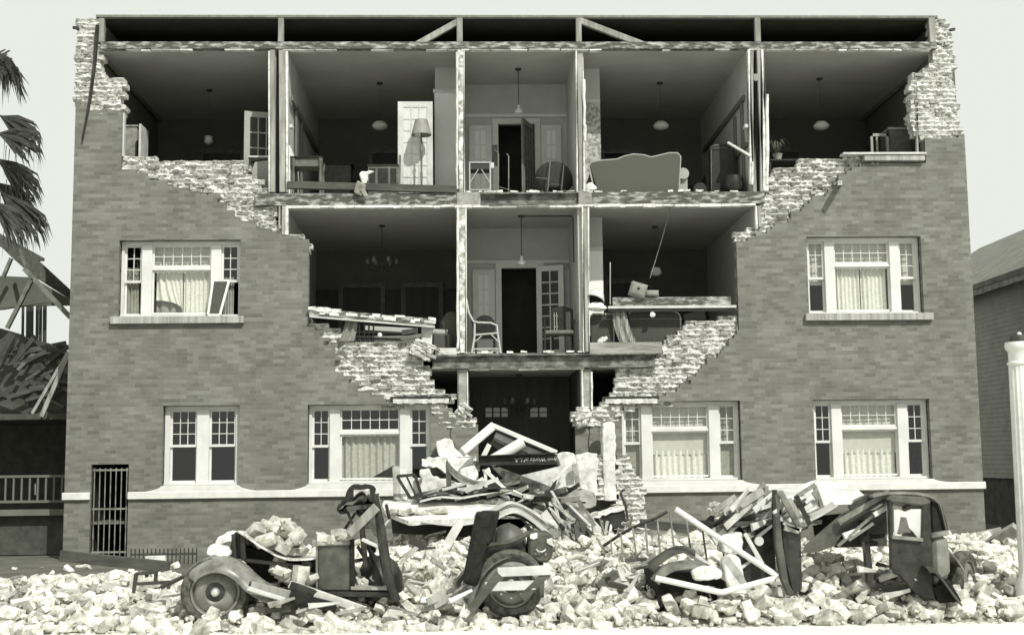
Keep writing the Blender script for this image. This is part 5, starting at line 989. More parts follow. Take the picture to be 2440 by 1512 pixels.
for i, (ln, lab, mt_, y) in enumerate((
    ([(1130,1240),(1180,1222),(1215,1206),(1260,1222),(1330,1268),(1375,1310)], 'uppermost splintered roof board bent over the rear of the left wreck', M_TIMBL, -5.6),
    ([(1140,1246),(1185,1230),(1222,1214),(1265,1232),(1330,1282),(1385,1345)], 'second splintered roof board under the uppermost bent one', M_STEEL, -5.9),
    ([(1180,1240),(1225,1222),(1270,1245),(1320,1290),(1360,1345),(1370,1400)], 'long narrow roof board drooping to the rubble behind the trunk', M_TIMBL, -6.4),
    ([(1205,1228),(1240,1234),(1300,1270),(1345,1320),(1372,1375)], 'dark gutter strip bent down between the splintered roof boards', M_STEELD, -6.1))):
    sheet('roof_board', lab, 'board', ln, y, .28, .05, mt_, .03, 20+i, wav=.01)
r = random.Random(40); t = thing('splintered_boards', 'fan of splintered pale boards standing up behind the rear of the left wreck', 'splinters', P(1290,1260,-5.2))
for k in range(16):
    a = (1285+r.uniform(-35,75), 1262+r.uniform(-10,50)); A = math.radians(r.uniform(95,150)); l = r.uniform(35,80); MB().bar(P(*a,-5.2+r.uniform(-.5,.3)), P(a[0]+l*math.cos(A), a[1]-l*math.sin(A), -5.2+r.uniform(-.3,.3)), r.uniform(.03,.1), .025, (0,-1,0), .01, r.uniform(.2,1)).build('splinter', M_TIMBL if r.random() < .75 else M_TIMB, t)
plank('white_timber', 'blunt white squared timber end amid the splintered boards', (1300,1218,-5.4), (1340,1262,-5.3), .2, .12, M_WHITE, 'timber')
plank('pale_plank', 'pale plank sloping from the porch wreck to the rubble right of the trunk', (1400,1240,-4.6), (1455,1300,-4.8), .17, .04, M_TIMBL)
plank('pale_plank', 'thin pale lath lying across the rubble left of the black-fronted slab', (1345,1248,-4.5), (1425,1222,-4.4), .06, .04, M_TIMBL)
plank('pale_plank', 'short pale plank end sticking up through the rubble below the canopy', (1060,1305,-6.5), (1100,1238,-6.2), .13, .05, M_TIMBL)
plank('pale_plank', 'pointed upright pale board in front of the ground-floor window left of the entrance', (946,1192,-2.6), (944,1112,-2.3), .13, .05, M_TIMB)
plank('pale_plank', 'upright white board next to the pointed board left of the entrance', (962,1192,-2.6), (961,1118,-2.3), .14, .05, M_OFFW)
plank('pale_plank', 'third upright board at the right of the pointed and white boards', (980,1192,-2.6), (976,1122,-2.3), .1, .05, M_TIMBL)
tag(pp([(888,1136),(938,1108),(940,1138)], -.9, .04, 'dark_triangle', M_STEELD), 'dark triangular roofing scrap leaning in front of the grey-curtained window', 'scrap')
bars('screen_frame', 'twisted dark-edged window screen frame leaning in front of the left porch pier', 'frame', (((946,1134),(978,1186)),((978,1186),(1004,1178)),((988,1130),(1004,1178)),((946,1134),(988,1130)),((968,1132),(990,1178),.03)), .05, .04, M_STEELD, 'bar', -2.9)
bars('bracket', 'white curved-looking porch bracket lying over the wavy roofing', 'bracket', (((1156,1120),(1206,1166),.06),((1156,1122),(1158,1160),.05),((1090,1164),(1130,1176),.05),((1130,1176),(1148,1158),.05),((1112,1156),(1140,1160),.04)), .05, .05, M_WHITE, 'piece', -3.1)
plank('white_rod', 'pale rod slanting up to the right before the white triangular board', (1318,1150,-2.6), (1356,1106,-2.4), .05, .05, M_OFFW, 'rod')
plank('grey_strut', 'grey strut standing between the white triangular board and the porch wall', (1368,1105,-2.3), (1380,1166,-2.4), .09, .07, M_CONC, 'strut')
def tangle(name, label, n, box, Y, L0, L1, a0, a1, mats, seed, w0=.03, w1=.11):
    """a jumble of broken boards, each one a part of the tangle"""
    r_ = random.Random(seed); x0, x1, y0, y1 = box; t_ = thing(name, label, 'splinters', P((x0+x1)/2, y1, Y[0]))
    for k in range(n):
        a_ = (r_.uniform(x0,x1), r_.uniform(y0,y1)); A = math.radians(r_.uniform(a0,a1)); l_ = r_.uniform(L0,L1); ya, yb_ = r_.uniform(*Y), r_.uniform(*Y)
        MB().bar(P(a_[0],a_[1],ya), P(a_[0]+l_*math.cos(A), a_[1]-l_*math.sin(A), ya+.5*(yb_-ya)), r_.uniform(w0,w1), r_.uniform(.015,.04), (r_.uniform(-.5,.5),-1,r_.uniform(-.5,.5)), .008, r_.uniform(.4,1)).build('board_piece', r_.choice(mats), t_)
    return t_
TM = [M_TIMBL, M_TIMBL, M_TIMB, M_TIMBD, M_STEELD]
tangle('broken_boards', 'dense tangle of dark and pale broken boards between tipped gable and canopy', 34, (1150,1330,1168,1222), (-4.2,-2.6), 30, 95, -40, 35, TM, 71)
tangle('broken_boards', 'loose pile of broken boards and lath between canopy and left porch pier', 22, (1000,1150,1165,1192), (-3.6,-2.4), 25, 90, -15, 25, TM, 72, .02, .07)
tangle('broken_boards', 'splintered boards spilling down right of the rear trunk toward the black-fronted slab', 34, (1320,1430,1232,1330), (-6.6,-4.2), 25, 85, 95, 160, TM, 73)
tangle('broken_boards', 'scattered lath ends poking from the rubble before the stepped white brick stub', 16, (1420,1540,1262,1300), (-6.2,-4.6), 18, 50, 20, 160, TM[:3], 74, .02, .06)
tangle('broken_boards', 'short broken boards lying in the heap between door and trunk of the left wreck', 16, (950,1120,1275,1400), (-10.4,-8.0), 20, 70, -40, 60, TM[:4], 75, .04, .1)
for i, (px_q, lab) in enumerate((([(1186,1196),(1225,1178),(1262,1190),(1250,1226),(1215,1232)], 'dark crumpled roofing sheet folded in the hollow below the slanting roof panel'), ([(1120,1196),(1180,1186),(1200,1206),(1150,1222)], 'grey plaster board lying on the rear of the flat canopy'), ([(1262,1168),(1300,1176),(1306,1204),(1270,1200)], 'small dark tar-paper flap beside the pointed roofing shard'))):
    jag(px_q, -3.0-.2*i, .25, 'roofing_scrap', lab, 'scrap', (M_STEELD, M_PLASTD, M_CARG)[i], 80+i, amp=3, bev=.01)
# ------------------------------------------------------------ the wrecked cars
def wheel(t, c, rad, M, holes=False):
    k = rad/.37
    MB().lathe([(.26*k,-.05),(.275*k,-.078),(.33*k,-.088),(.362*k,-.06),(.372*k,-.03),(.372*k,.03),(.362*k,.06),(.33*k,.085),(.26*k,.07)], c, 'y', 40, M).build('tyre', M_TYRE, t, smooth=True)
    tr = [o for o in t.children if o.name.startswith('tyre')][-1]
    MB().lathe([(.05*k,-.035),(.1*k,-.05),(.13*k,-.075),(.2*k,-.06),(.235*k,-.03),(.24*k,-.07),(.262*k,-.078),(.268*k,-.05)], c, 'y', 40, M).build('rim', M_DISC, tr, smooth=True)
    MB().lathe([(.0,-.05),(.085*k,-.06),(.11*k,-.052),(.12*k,-.02)], c, 'y', 24, M).build('hub', M_CARP, tr, smooth=True)
    MB().lathe([(0,-.115),(.025*k,-.113),(.042*k,-.1),(.05*k,-.06)], c, 'y', 20, M).build('hub_cap', M_CHROME, tr, smooth=True)
    if holes:
        m = MB()
        for q in range(8): A = q*math.pi/4; m.lathe([(0,-.088*k),(.013,-.085*k),(.016,-.06*k)], Vector(c)+M @ Vector((.155*k*math.cos(A),0,.155*k*math.sin(A))), 'y', 8, M)
        m.build('wheel_bolts', M_CHROME, tr)
def fender(t, line, Y, wd, mt, crown=.07, name='fender', skirt=0.0, th=.012):
    pts = [P(a, b, Y) for a, b in line]; ctr = sum(pts, Vector())/len(pts); ctr.z -= .25
    def at(u):
        s_ = u*(len(pts)-1); i = min(int(s_), len(pts)-2); f_ = s_-i; a, b, c_, d_ = pts[max(i-1,0)], pts[i], pts[i+1], pts[min(i+2,len(pts)-1)]
        return .5*((2*b)+(c_-a)*f_+(2*a-5*b+4*c_-d_)*f_*f_+(3*b-a-3*c_+d_)*f_**3)
    def fn(u, v):
        p = at(u); q = at(min(1,u+.02))-at(max(0,u-.02)); nrm = Vector((-q.z,0,q.x)).normalized()
        if nrm.dot(p-ctr) < 0: nrm = -nrm
        w_ = 2*v-1; return p + Vector((0,wd*v,0)) - nrm*(crown*abs(w_)**2.4 + (skirt*(1-v)**6 if v < .35 else 0))
    return MB().grid(fn, 34, 14, th, (0,.1,-1)).build(name, mt, t, smooth=True)
CY = -10.75
t = thing('wrecked_car', 'crushed dark saloon on the left with whole front wheel and rear trunk', 'car', P(860,1470,CY)); car1 = t
wheel(t, P(514,1408,CY), .375, Matrix.Rotation(.10,3,'Z') @ Matrix.Rotation(.04,3,'X'))
fender(t, [(436,1366),(446,1352),(466,1338),(492,1328),(522,1326),(552,1333),(580,1350),(604,1373),(630,1392),(664,1406)], CY-.2, .46, M_FEND, .085, skirt=.075)
MB().box(P(450,1400,CY).x, P(450,1400,CY).x+.5, CY+.3, CY+1.3, .0, .5).build('axle_shadow_pan', M_CARD, t)  # near-black pan stands for the shade behind the front wheel
fender(t, [(436,1372),(466,1342),(522,1330),(580,1354),(640,1392)], CY+1.2, .3, M_CARP, .06)
wheel(t, P(520,1408,CY+1.35), .37, Matrix.Identity(3))
# radiator shell, hood sides, engine mass
pp([(548,1298),(556,1268),(574,1264),(578,1330),(550,1330)], CY+.2, .9, 'radiator', M_CARP, t, .02)
for a, b in ((551,560),(572,582)): pp([(a,1272),(b,1270),(b+4,1338),(a+2,1332)], CY+.12, .06, 'radiator_post', M_CARP, t)
pp([(575,1300),(700,1330),(742,1336),(742,1400),(640,1396),(590,1352)], CY+.35, .7, 'engine', M_CARD, t)
pp([(584,1330),(740,1346),(740,1354),(584,1338)], CY+.12, .05, 'hood_rail', M_CARP, t)
ln = [(566,1263),(590,1285),(620,1304),(655,1317),(690,1324),(740,1326),(790,1324)]
pts = [P(a,b,CY+.05) for a, b in ln]
MB().grid(lambda u,v: pts[min(int(u*6),5)].lerp(pts[min(int(u*6),5)+1], u*6-min(int(u*6),5)) + Vector((0,.9*v,.03*math.sin(u*7)*(1-v)-.05*v)), 24, 6, .02, (0,0,-1)).build('hood', M_PLASTD, t, smooth=True)
# door, sills, frame
pp([(757,1296),(832,1292),(832,1406),(757,1406)], CY+.02, .07, 'door', M_CARG, t, .012); pp([(754,1292),(834,1288),(834,1297),(754,1300)], CY-.01, .12, 'door_rail', M_FEND, t, .006)
pp([(752,1296),(757,1296),(757,1406),(753,1406)], CY-.01, .1, 'door_edge', M_FEND, t); pp([(832,1286),(842,1284),(844,1410),(832,1408)], CY+.05, .14, 'door_post', M_CARD, t)
pp([(728,1408),(928,1410),(928,1422),(728,1422)], CY+.0, .12, 'chassis_rail', M_CARP, t, .008); pp([(790,1420),(850,1420),(850,1432),(790,1430)], CY+.02, .2, 'chassis_bracket', M_CARD, t)
pp([(836,1396),(925,1398),(925,1405),(836,1404)], CY+.03, .5, 'floor_board', M_TIMB, t)
# pillars and crumpled roof
def pbar(a, ya, b, yb, wd, th, mt, name): return MB().bar(P(*a,ya), P(*b,yb), wd, th, (0,-1,0), .003).build(name, mt, t, bevel=.008)
MB().tube([P(893,1180,CY-.02),P(905,1240,CY-.04),P(913,1300,CY-.06),(P(922,1360,CY-.08)),P(944,1432,CY-.1)], [.035,.048,.055,.06,.05], 8).build('windscreen_pillar', M_CARP, t, smooth=True)
MB().tube([P(900,1182,CY+.02),P(911,1240,CY-.0),P(920,1300,CY-.02),(P(931,1360,CY-.04)),P(949,1430,CY-.06)], .022, 7).build('pillar_trim', M_FEND, t, smooth=True)
pbar((898,1206),CY-.12,(832,1272),CY-.1,.1,.06,M_TIMB,'roof_bow'); pbar((826,1212),CY+.05,(890,1204),CY+.05,.05,.04,M_CARG,'roof_bow'); pbar((826,1214),CY+.1,(846,1262),CY+.1,.03,.03,M_CARP,'roof_bow'); pbar((820,1262),CY+.5,(848,1220),CY+.5,.03,.03,M_CARP,'roof_bow')
pbar((866,1290),CY+.1,(862,1250),CY+.1,.05,.04,M_CARG,'door_jamb'); pbar((862,1250),CY+.1,(872,1350),CY+.15,.06,.05,M_CARP,'door_jamb'); pbar((862,1284),CY,(906,1304),CY-.05,.04,.03,M_OFFW,'roof_bow'); pbar((920,1200),CY+.3,(928,1236),CY+.3,.04,.03,M_CARP,'roof_bow'); pbar((928,1236),CY+.3,(912,1256),CY+.3,.025,.02,M_OFFW,'roof_bow')
def crumple(line, Y, dy, name, mt, up=.12, seed=0):
    q = [P(a,b,Y) for a, b in line]; n_ = len(q)-1
    def fn(u, v):
        i = min(int(u*n_), n_-1); p = q[i].lerp(q[i+1], u*n_-i); return p + Vector((.06*noise.noise(Vector((u*5,v*3,seed))), dy*v, up*v + .09*noise.noise(Vector((u*4+9,v*3,seed)))))
    return MB().grid(fn, 24, 8, .02, (0,0,-1)).build(name, mt, t, smooth=True)
crumple([(802,1210),(815,1196),(835,1186),(860,1178),(882,1186),(890,1200)], CY+.1, .9, 'roof', M_CARD, .1, 1); crumple([(806,1214),(830,1206),(860,1200),(890,1200)], CY+.08, .8, 'roof_lining', M_CARD, -.02, 2)
for a in ((874,1190),(888,1186)): MB().tube([P(a[0]-5,a[1]+3,CY-.03),P(a[0]-3,a[1]-6,CY-.03),P(a[0]+4,a[1]-9,CY-.03),P(a[0]+10,a[1]-5,CY-.03),P(a[0]+11,a[1]+4,CY-.03)], .022, 7).build('roof_hook', M_CARP, t, smooth=True)
crumple([(845,1222),(870,1240),(890,1262),(902,1290)], CY+.35, .5, 'body_panel', M_CARG, .1, 4); crumple([(868,1300),(885,1320),(893,1345)], CY+.3, .4, 'body_panel', M_CARD, .05, 5)
MB().lathe([(0,.36),(.1,.35),(.2,.27),(.26,.14),(.28,0),(.27,-.12)], P(905,1398,CY+.45), n=24).build('inner_fender', M_CARP, t, smooth=True)
for a, b in (((836,1300),(840,1346)),((846,1336),(884,1328)),((852,1300),(880,1344)),((838,1346),(850,1370))): pbar(a, CY+.18, b, CY+.25, .04, .03, M_CARP, 'body_rib')
# running board broken into boards
def rb(a, b, wd, mt, y=CY-.2): return pbar(a, y, b, y+.08, wd, .05, mt, 'running_board')
rb((592,1394),(800,1454),.1,M_CARP); rb((596,1398),(690,1420),.13,M_TIMB,CY-.25); rb((590,1400),(680,1428),.05,M_CHROME,CY-.3); rb((690,1392),(862,1450),.09,M_TIMBL,CY-.12); rb((690,1420),(798,1448),.12,M_CARD,CY-.22); rb((690,1396),(762,1420),.12,M_CARP,CY-.16)
# rear: fender, wheel, body, trunk
wheel(t, P(1218,1388,CY), .37, Matrix.Rotation(-.05,3,'Z'), True)
fender(t, [(1112,1440),(1124,1405),(1142,1368),(1168,1338),(1200,1321),(1228,1318),(1258,1326),(1284,1346),(1306,1366)], CY-.16, .5, M_FEND, .08, skirt=.05); fender(t, [(1124,1440),(1136,1405),(1152,1372),(1176,1346),(1204,1331),(1228,1328),(1256,1335),(1280,1355)], CY-.14, .2, M_CARP, .02)
MB().box(P(1140,1400,CY).x, P(1300,1400,CY).x, CY+.35, CY+1.3, -.1, .62).build('axle_housing', M_CARD, t)
pp([(1136,1452),(1140,1415),(1245,1415),(1262,1430),(1240,1456)], CY+.12, .3, 'wheel_well_shade', M_CARD, t)  # near-black block stands for the shadow below the rear wheel
MB().bar(P(1158,1220,CY+.1), P(1122,1392,CY+.05), .2, .3, (0,-1,0), .03).build('seat_back', M_CARD, t, bevel=.04, seg=2); MB().bar(P(1166,1222,CY+.2), P(1148,1300,CY+.1), .2, .35, (0,-1,0), .03).build('seat_back', M_CARD, t, bevel=.04, seg=2)
def dome(line, Y, dep, name, mt, bulge=.18):
    q = [P(a,b,Y) for a, b in line]; zb_ = min(v.z for v in q); n_ = len(q)-1
    def fn(u, v):
        i = min(int(u*n_), n_-1); p = q[i].lerp(q[i+1], u*n_-i); z = zb_+(p.z-zb_)*math.sin(v*math.pi/2); return Vector((p.x, Y-bulge*math.cos(v*math.pi/2)*math.sin(min(u,1-u)*math.pi)**.6, z))
    m = MB(); m.grid(fn, 26, 10); m.grid(lambda u,v: fn(u,1)+Vector((0,dep*v,-.1*v*v)), 26, 6); return m.build(name, mt, t, smooth=True)
dome([(1170,1318),(1176,1290),(1182,1262),(1195,1250),(1214,1245),(1234,1254),(1252,1272),(1256,1318)], CY+.3, .9, 'rear_body', M_CARG)
MB().tube([P(1142,1302,CY+.05),P(1180,1296,CY+.02),P(1210,1292,CY),P(1236,1282,CY),P(1262,1268,CY)], .03, 7).build('body_moulding', M_CARG, t, smooth=True)
pp([(1150,1300),(1250,1282),(1254,1322),(1170,1330),(1140,1350)], CY+.12, .3, 'body_side', M_CARP, t, .02)
pp([(1262,1274),(1270,1267),(1314,1270),(1319,1280),(1317,1326),(1305,1340),(1284,1340),(1258,1322)], CY+.05, .6, 'trunk', M_CARG, t, .025); tk = [o for o in t.children if o.name.startswith('trunk')][0]
MB().tube([P(1278,1308,CY+.03),P(1283,1313,CY+.01),P(1290,1314,CY+.0),P(1296,1312,CY+.01),P(1300,1308,CY+.03)], .01, 6).build('handle', M_CHROME, tk)
for a in ((1277,1318),(1300,1320)): MB().lathe([(0,-.02),(.018,-.015),(.02,.0)], P(*a,CY+.05), 'y', 10).build('catch', M_FEND, tk)
for q in ([(1262,1272),(1280,1268),(1281,1280),(1272,1284),(1264,1282)], [(1303,1284),(1316,1280),(1318,1300),(1308,1296),(1303,1292)]): pp(q, CY+.035, .02, 'plaster_patch', M_PLAST, tk)
# wooden trestle before the rear wheel
bars('trestle', 'splayed wooden trestle standing askew before the rear wheel of the left wreck', 'trestle', (((1186,1362),(1312,1356),.1,'top_board',M_OFFW),((1156,1396),(1276,1392),.09,'shelf_board',M_OFFW),((1152,1401),(1274,1400),.04,'shelf_edge',M_OFFW),((1190,1366),(1122,1452),.09,'leg',M_TIMBD),((1304,1364),(1244,1424),.085,'leg',M_TIMBD),((1304,1370),(1318,1400),.05,'brace',M_TIMB)), .08, .05, M_TIMB, 'board', CY-.35)
# right-hand wreck
DY = -10.9
t = thing('wrecked_car', 'flattened dark saloon on the right, only its rear door frame and roof corner upright', 'car', P(1950,1430,DY)); car2 = t
fender(t, [(1548,1352),(1562,1335),(1584,1318),(1610,1305),(1640,1302),(1662,1312)], DY-.0, .4, M_CARG, .06); fender(t, [(1558,1380),(1578,1356),(1606,1342),(1640,1337),(1672,1338),(1700,1348)], DY-.15, .4, M_FEND, .07)
MB().box(P(1570,1390,DY).x, P(1730,1390,DY).x, DY+.1, DY+1.2, -.1, .42).build('engine_bay_shade', M_CARD, t)  # dark block fills the front cavity and stands for its shade
crumple([(1690,1268),(1730,1262),(1770,1270),(1800,1280)], DY+.4, .9, 'hood', M_CARD, .1, 7)
pp([(1752,1288),(1845,1244),(1850,1384),(1762,1384)], DY+.25, .08, 'door', M_CARP, t, .012); pp([(1748,1244),(1846,1236),(1846,1246),(1750,1254)], DY+.2, .1, 'door_rail', M_CARG, t, .006)
pp([(1847,1226),(1858,1220),(1866,1300),(1880,1390),(1896,1416),(1880,1420),(1862,1380),(1848,1300)], DY-.15, .1, 'door_panel', M_CARG, t, .01); pp([(1860,1240),(1908,1250),(1912,1404),(1890,1416),(1868,1330)], DY-.05, .1, 'door_panel', M_CARP, t, .012)
pp([(1852,1170),(1866,1168),(1908,1246),(1900,1258)], DY-.2, .06, 'pillar', M_STEEL, t); pp([(1842,1166),(1852,1166),(1852,1290),(1842,1290)], DY+.15, .06, 'pillar', M_STEELD, t)
for a, b, w_, mt_ in (((1896,1180),(1930,1250),.05,M_CARP),((1868,1256),(1904,1264),.06,M_TIMB),((1866,1244),(1908,1262),.04,M_TIMBL),((1852,1178),(1858,1226),.04,M_IRONP),((1876,1190),(1900,1230),.09,M_TIMB),((1868,1196),(1856,1228),.03,M_IRONP)): MB().bar(P(*a,DY-.1), P(*b,DY-.1), w_, .04).build('body_rib', mt_, t)
# torn-down roof panel and rods
q = [P(1912,1310,DY+.1), P(2060,1208,DY+.25), P(2130,1172,DY+.5), P(1990,1292,DY+.0)]
slope([(1908,1318),(1926,1292),(2008,1222),(2075,1186),(2122,1174),(2088,1200),(2034,1240),(2004,1276),(1988,1300),(1950,1314)], DY-.1, DY+.25, 'roof_panel', M_CARG, t, .03); pp([(1935,1230),(2112,1212),(2114,1270),(1945,1288)], DY+1.1, .05, 'far_side_backing', M_CARD, t); pp([(1990,1262),(2112,1256),(2114,1300),(1990,1304)], DY+1.15, .05, 'far_side_backing', M_CARG, t)  # dark backing sheets added for the shade inside the car
for a, b, w_, mt_ in (((1998,1244),(2118,1172),.07,M_FEND),((2006,1250),(2122,1180),.035,M_CARP),((1996,1300),(2124,1188),.03,M_FEND),((2022,1286),(2080,1246),.03,M_FEND),((2024,1210),(2080,1176),.05,M_STEELD),((2010,1276),(2048,1262),.06,M_PLAST),((2082,1226),(2112,1208),.05,M_PLAST)): MB().bar(P(*a,DY-.05), P(*b,DY-.02), w_, .04).build('roof_bow', mt_, t)
MB().bar(P(2058,1240,DY+.2), P(2072,1384,DY+.1), .06, .1).build('pillar', M_CARP, t); MB().bar(P(2056,1238,DY+.1), P(2060,1290,DY+.1), .1, .06).build('pillar', M_CARD, t)
EY = -11.1
pp([(2118,1192),(2128,1192),(2130,1280),(2196,1288),(2198,1200),(2218,1196),(2222,1300),(2226,1400),(2232,1430),(2200,1426),(2170,1400),(2146,1372),(2124,1364),(2122,1300)], EY, .08, 'door', M_CARP, t, .015)
pp([(2126,1274),(2200,1281),(2200,1290),(2126,1283)], EY-.04, .05, 'door_rail', M_FEND, t, .006)
pp([(2130,1214),(2140,1212),(2156,1218),(2172,1212),(2197,1212),(2197,1282),(2186,1280),(2176,1266),(2166,1256),(2160,1232),(2146,1230),(2140,1262),(2136,1272),(2131,1274)], EY+.03, .008, 'broken_window', M_OFFW, t)
pp([(2118,1180),(2200,1182),(2218,1190),(2218,1200),(2196,1204),(2128,1196),(2112,1188)], EY-.01, .1, 'window_header', M_CARG, t, .015)
pts = [(2080,1178),(2110,1171),(2150,1170),(2190,1172),(2222,1180),(2240,1195),(2248,1225),(2256,1262)]; qs = [P(a,b,EY) for a, b in pts]
def rf(u, v):
    i = min(int(u*7), 6); p = qs[i].lerp(qs[i+1], u*7-i); return p + Vector((-.05*v*(u > .6), .95*v, .035*math.sin(v*math.pi)-.13*v))
MB().grid(rf, 24, 10, .03, (0,0,-1)).build('roof', M_FEND, t, smooth=True)
pp([(2219,1192),(2238,1202),(2246,1232),(2253,1266),(2222,1270)], EY+.05, .04, 'quarter_window', M_CARD, t, .01); pp([(2238,1198),(2246,1206),(2262,1264),(2254,1268)], EY+.02, .08, 'rear_pillar', M_CARP, t, .01)
pp([(2220,1270),(2262,1262),(2262,1274),(2221,1282)], EY-.03, .1, 'belt_moulding', M_FEND, t, .01); pp([(2221,1282),(2260,1274),(2266,1320),(2268,1372),(2226,1400)], EY+.0, 1.1, 'rear_body', mat('pale_dusty_paint', .15, .25, 5, 5, .5, .1), t, .05)
fender(t, [(2214,1350),(2232,1352),(2252,1372),(2272,1400),(2290,1424),(2300,1436)], EY-.25, .35, M_CARP, .05); fender(t, [(2262,1300),(2276,1312),(2292,1332),(2306,1352)], EY+.2, .5, M_FEND, .05)
pp([(2226,1400),(2262,1380),(2292,1432),(2240,1436)], EY-.05, .3, 'wheel_well_shade', M_CARD, t)  # solid dark block, the wheel well's shade put into its colour
wheel(t, P(2296,1380,EY+.75), .33, Matrix.Rotation(.9,3,'Z'))
# ------------------------------------------------------------ things strewn over and before the right-hand wreck
t = thing('bent_pipe', 'white bent pipe forming a sharp zigzag before the right-hand wreck', 'pipe', P(1720,1415,DY-.5)); Yp = DY-.45
MB().tube([P(1610,1212,Yp+.3),P(1700,1272,Yp+.2),P(1838,1362,Yp),P(1848,1370,Yp),P(1842,1378,Yp),P(1722,1410,Yp),P(1712,1409,Yp),P(1562,1376,Yp+.1)], .032, 10).build('tube', M_WHITE, t, smooth=True)
t = thing('iron_railing', 'thin curved iron stair railing with spindles, leaning left of the right-hand wreck', 'railing', P(1540,1330,-9.2)); Yr = -9.6
MB().tube([P(1438,1300,Yr+.3),P(1470,1278,Yr+.2),P(1504,1258,Yr+.1),P(1536,1244,Yr),P(1562,1234,Yr),P(1590,1218,Yr)], .02, 7).build('handrail', M_IRON, t, smooth=True)
m = MB()
for a, b in (((1508,1258),(1516,1322)),((1538,1246),(1544,1322)),((1566,1236),(1574,1320)),((1596,1218),(1608,1320)),((1636,1240),(1648,1330)),((1674,1262),(1686,1348)),((1722,1300),(1730,1380)),((1760,1318),(1766,1402)),((1802,1300),(1804,1370)),((1480,1272),(1484,1318)),((1456,1290),(1458,1318))): m.tube([P(*a,Yr), P(*b,Yr-.1)], .012, 6)
m.build('spindle', M_IRONP, t)
tag(MB().tube([P(1483,1186,-4.2),P(1479,1174,-4.2),P(1484,1168,-4.2),P(1489,1166,-4.2)][::-1]+[P(1490,1200,-4.2),P(1496,1240,-4.2)], .022, 7).build('hooked_rod', M_IRON, None, smooth=True), 'dark hooked iron rod standing by the stepped white brick stub', 'rod')
for lab, dx, dy, sg in (('broken wooden chair frame sticking up leftmost on the right-hand wreck', 0, 0, (((1796,1184),(1818,1154)),((1816,1150),(1848,1204)),((1794,1192),(1822,1236)),((1826,1156),(1824,1190)),((1824,1190),(1838,1170)),((1822,1236),(1850,1200)))), ('broken wooden chair frame with a plaster lump in it, right of the other frame', 0, 0, (((1900,1180),(1942,1154)),((1900,1184),(1918,1234)),((1940,1156),(1960,1210)),((1938,1172),(1950,1190)),((1918,1230),(1964,1206)),((1908,1200),(1934,1222),.06)))):
    bars('chair_frame', lab, 'chair frame', sg, .045, .045, M_IRONP, 'rail', DY+.5)
jag([(1926,1200),(1944,1188),(1956,1206),(1930,1216)], DY+.55, .1, 'plaster_lump', 'small white plaster lump lodged inside the right-hand chair frame', 'plaster', M_PLAST, 60, amp=1)
sheet('roof_board', 'long pale split board sloping up to the left-hand chair frame', 'board', [(1706,1268),(1760,1236),(1820,1200),(1852,1180)], DY+.6, .3, .02, M_TIMBL, .03, 31)
sheet('roof_board', 'broad torn plaster-and-lath sheet spread over the middle of the right-hand wreck', 'roofing', [(1896,1232),(1940,1222),(1985,1206),(2030,1204),(2080,1202)], DY+.5, 1.0, .2, M_PLAST, .04, 32, wav=.08)
sheet('roof_board', 'splintered pale roof boards bundled over the hood of the right-hand wreck', 'board', [(1740,1256),(1790,1238),(1840,1230),(1880,1214)], DY+.45, .5, .06, M_TIMBL, .04, 33, wav=.05)
sheet('roof_board', 'pale curved lath strip above the bundled boards of the right-hand wreck', 'board', [(1800,1224),(1850,1190),(1890,1180),(1926,1190)], DY+.5, .3, .05, M_OFFW, .03, 34)
sheet('roof_board', 'torn pale board sloping down from the plaster-and-lath sheet to the door panels', 'board', [(1898,1252),(1930,1240),(1965,1224),(1996,1206)], DY+.3, .3, .0, M_TIMBL, .03, 35, wav=.04)
r = random.Random(50); t = thing('lath_bundle', 'bundle of splintered laths jumbled over the cowl of the right-hand wreck', 'splinters', P(1800,1280,DY+.4))
for k in range(58):
    a = (1690+r.uniform(0,215), 1290-r.uniform(0,84)); A = math.radians(r.uniform(5,50)); l = r.uniform(25,80); MB().bar(P(*a,DY+.3+r.uniform(-.25,.4)), P(a[0]+l*math.cos(A), a[1]-l*math.sin(A), DY+.3+r.uniform(-.2,.4)), r.uniform(.03,.11), .025, (0,-1,0), .008, r.uniform(.3,1)).build('lath', r.choice((M_TIMBL, M_TIMBL, M_OFFW, M_TIMB, M_TIMBD)), t)
jag([(1722,1330),(1744,1318),(1764,1330),(1776,1380),(1790,1406),(1776,1416),(1744,1414),(1730,1380)], DY-.2, .12, 'plaster_slab', 'upright white plaster slab crossed by the bent pipe', 'plaster', M_PLAST, 61, amp=2)
jag([(1648,1360),(1668,1350),(1700,1346),(1722,1360),(1720,1376),(1690,1382),(1656,1382)], DY-.25, .1, 'plaster_slab', 'white plaster scrap over the front wheel of the right-hand wreck', 'plaster', M_PLAST, 62, amp=2)
jag([(1720,1274),(1770,1268),(1770,1312),(1752,1322),(1724,1316)], DY+.1, .4, 'plaster_slab', 'broken white plaster slab below the sloping split board', 'plaster', M_PLAST, 63, amp=2)
plank('pale_plank', 'pale plank propped behind the upper limb of the bent pipe', (1640,1312,DY+.1), (1735,1380,DY-.05), .07, .04, M_OFFW)
plank('pale_plank', 'steep pale plank leaning right of the upright plaster slab', (1700,1290,DY+.2), (1760,1240,DY+.3), .09, .04, M_TIMBL)
plank('white_rod', 'short white rod leaning before the dark door of the right-hand wreck', (1774,1270,DY-.1), (1816,1344,DY-.1), .04, .04, M_OFFW, 'rod')
tag(MB().lathe([(0,-.03),(.05,-.03),(.055,0),(.04,.03),(0,.03)], P(1808,1288,DY), 'y', 16).build('lamp_rim', M_CHROME, None, smooth=True), 'small bright round lamp lying by the dark door of the right-hand wreck', 'headlamp')
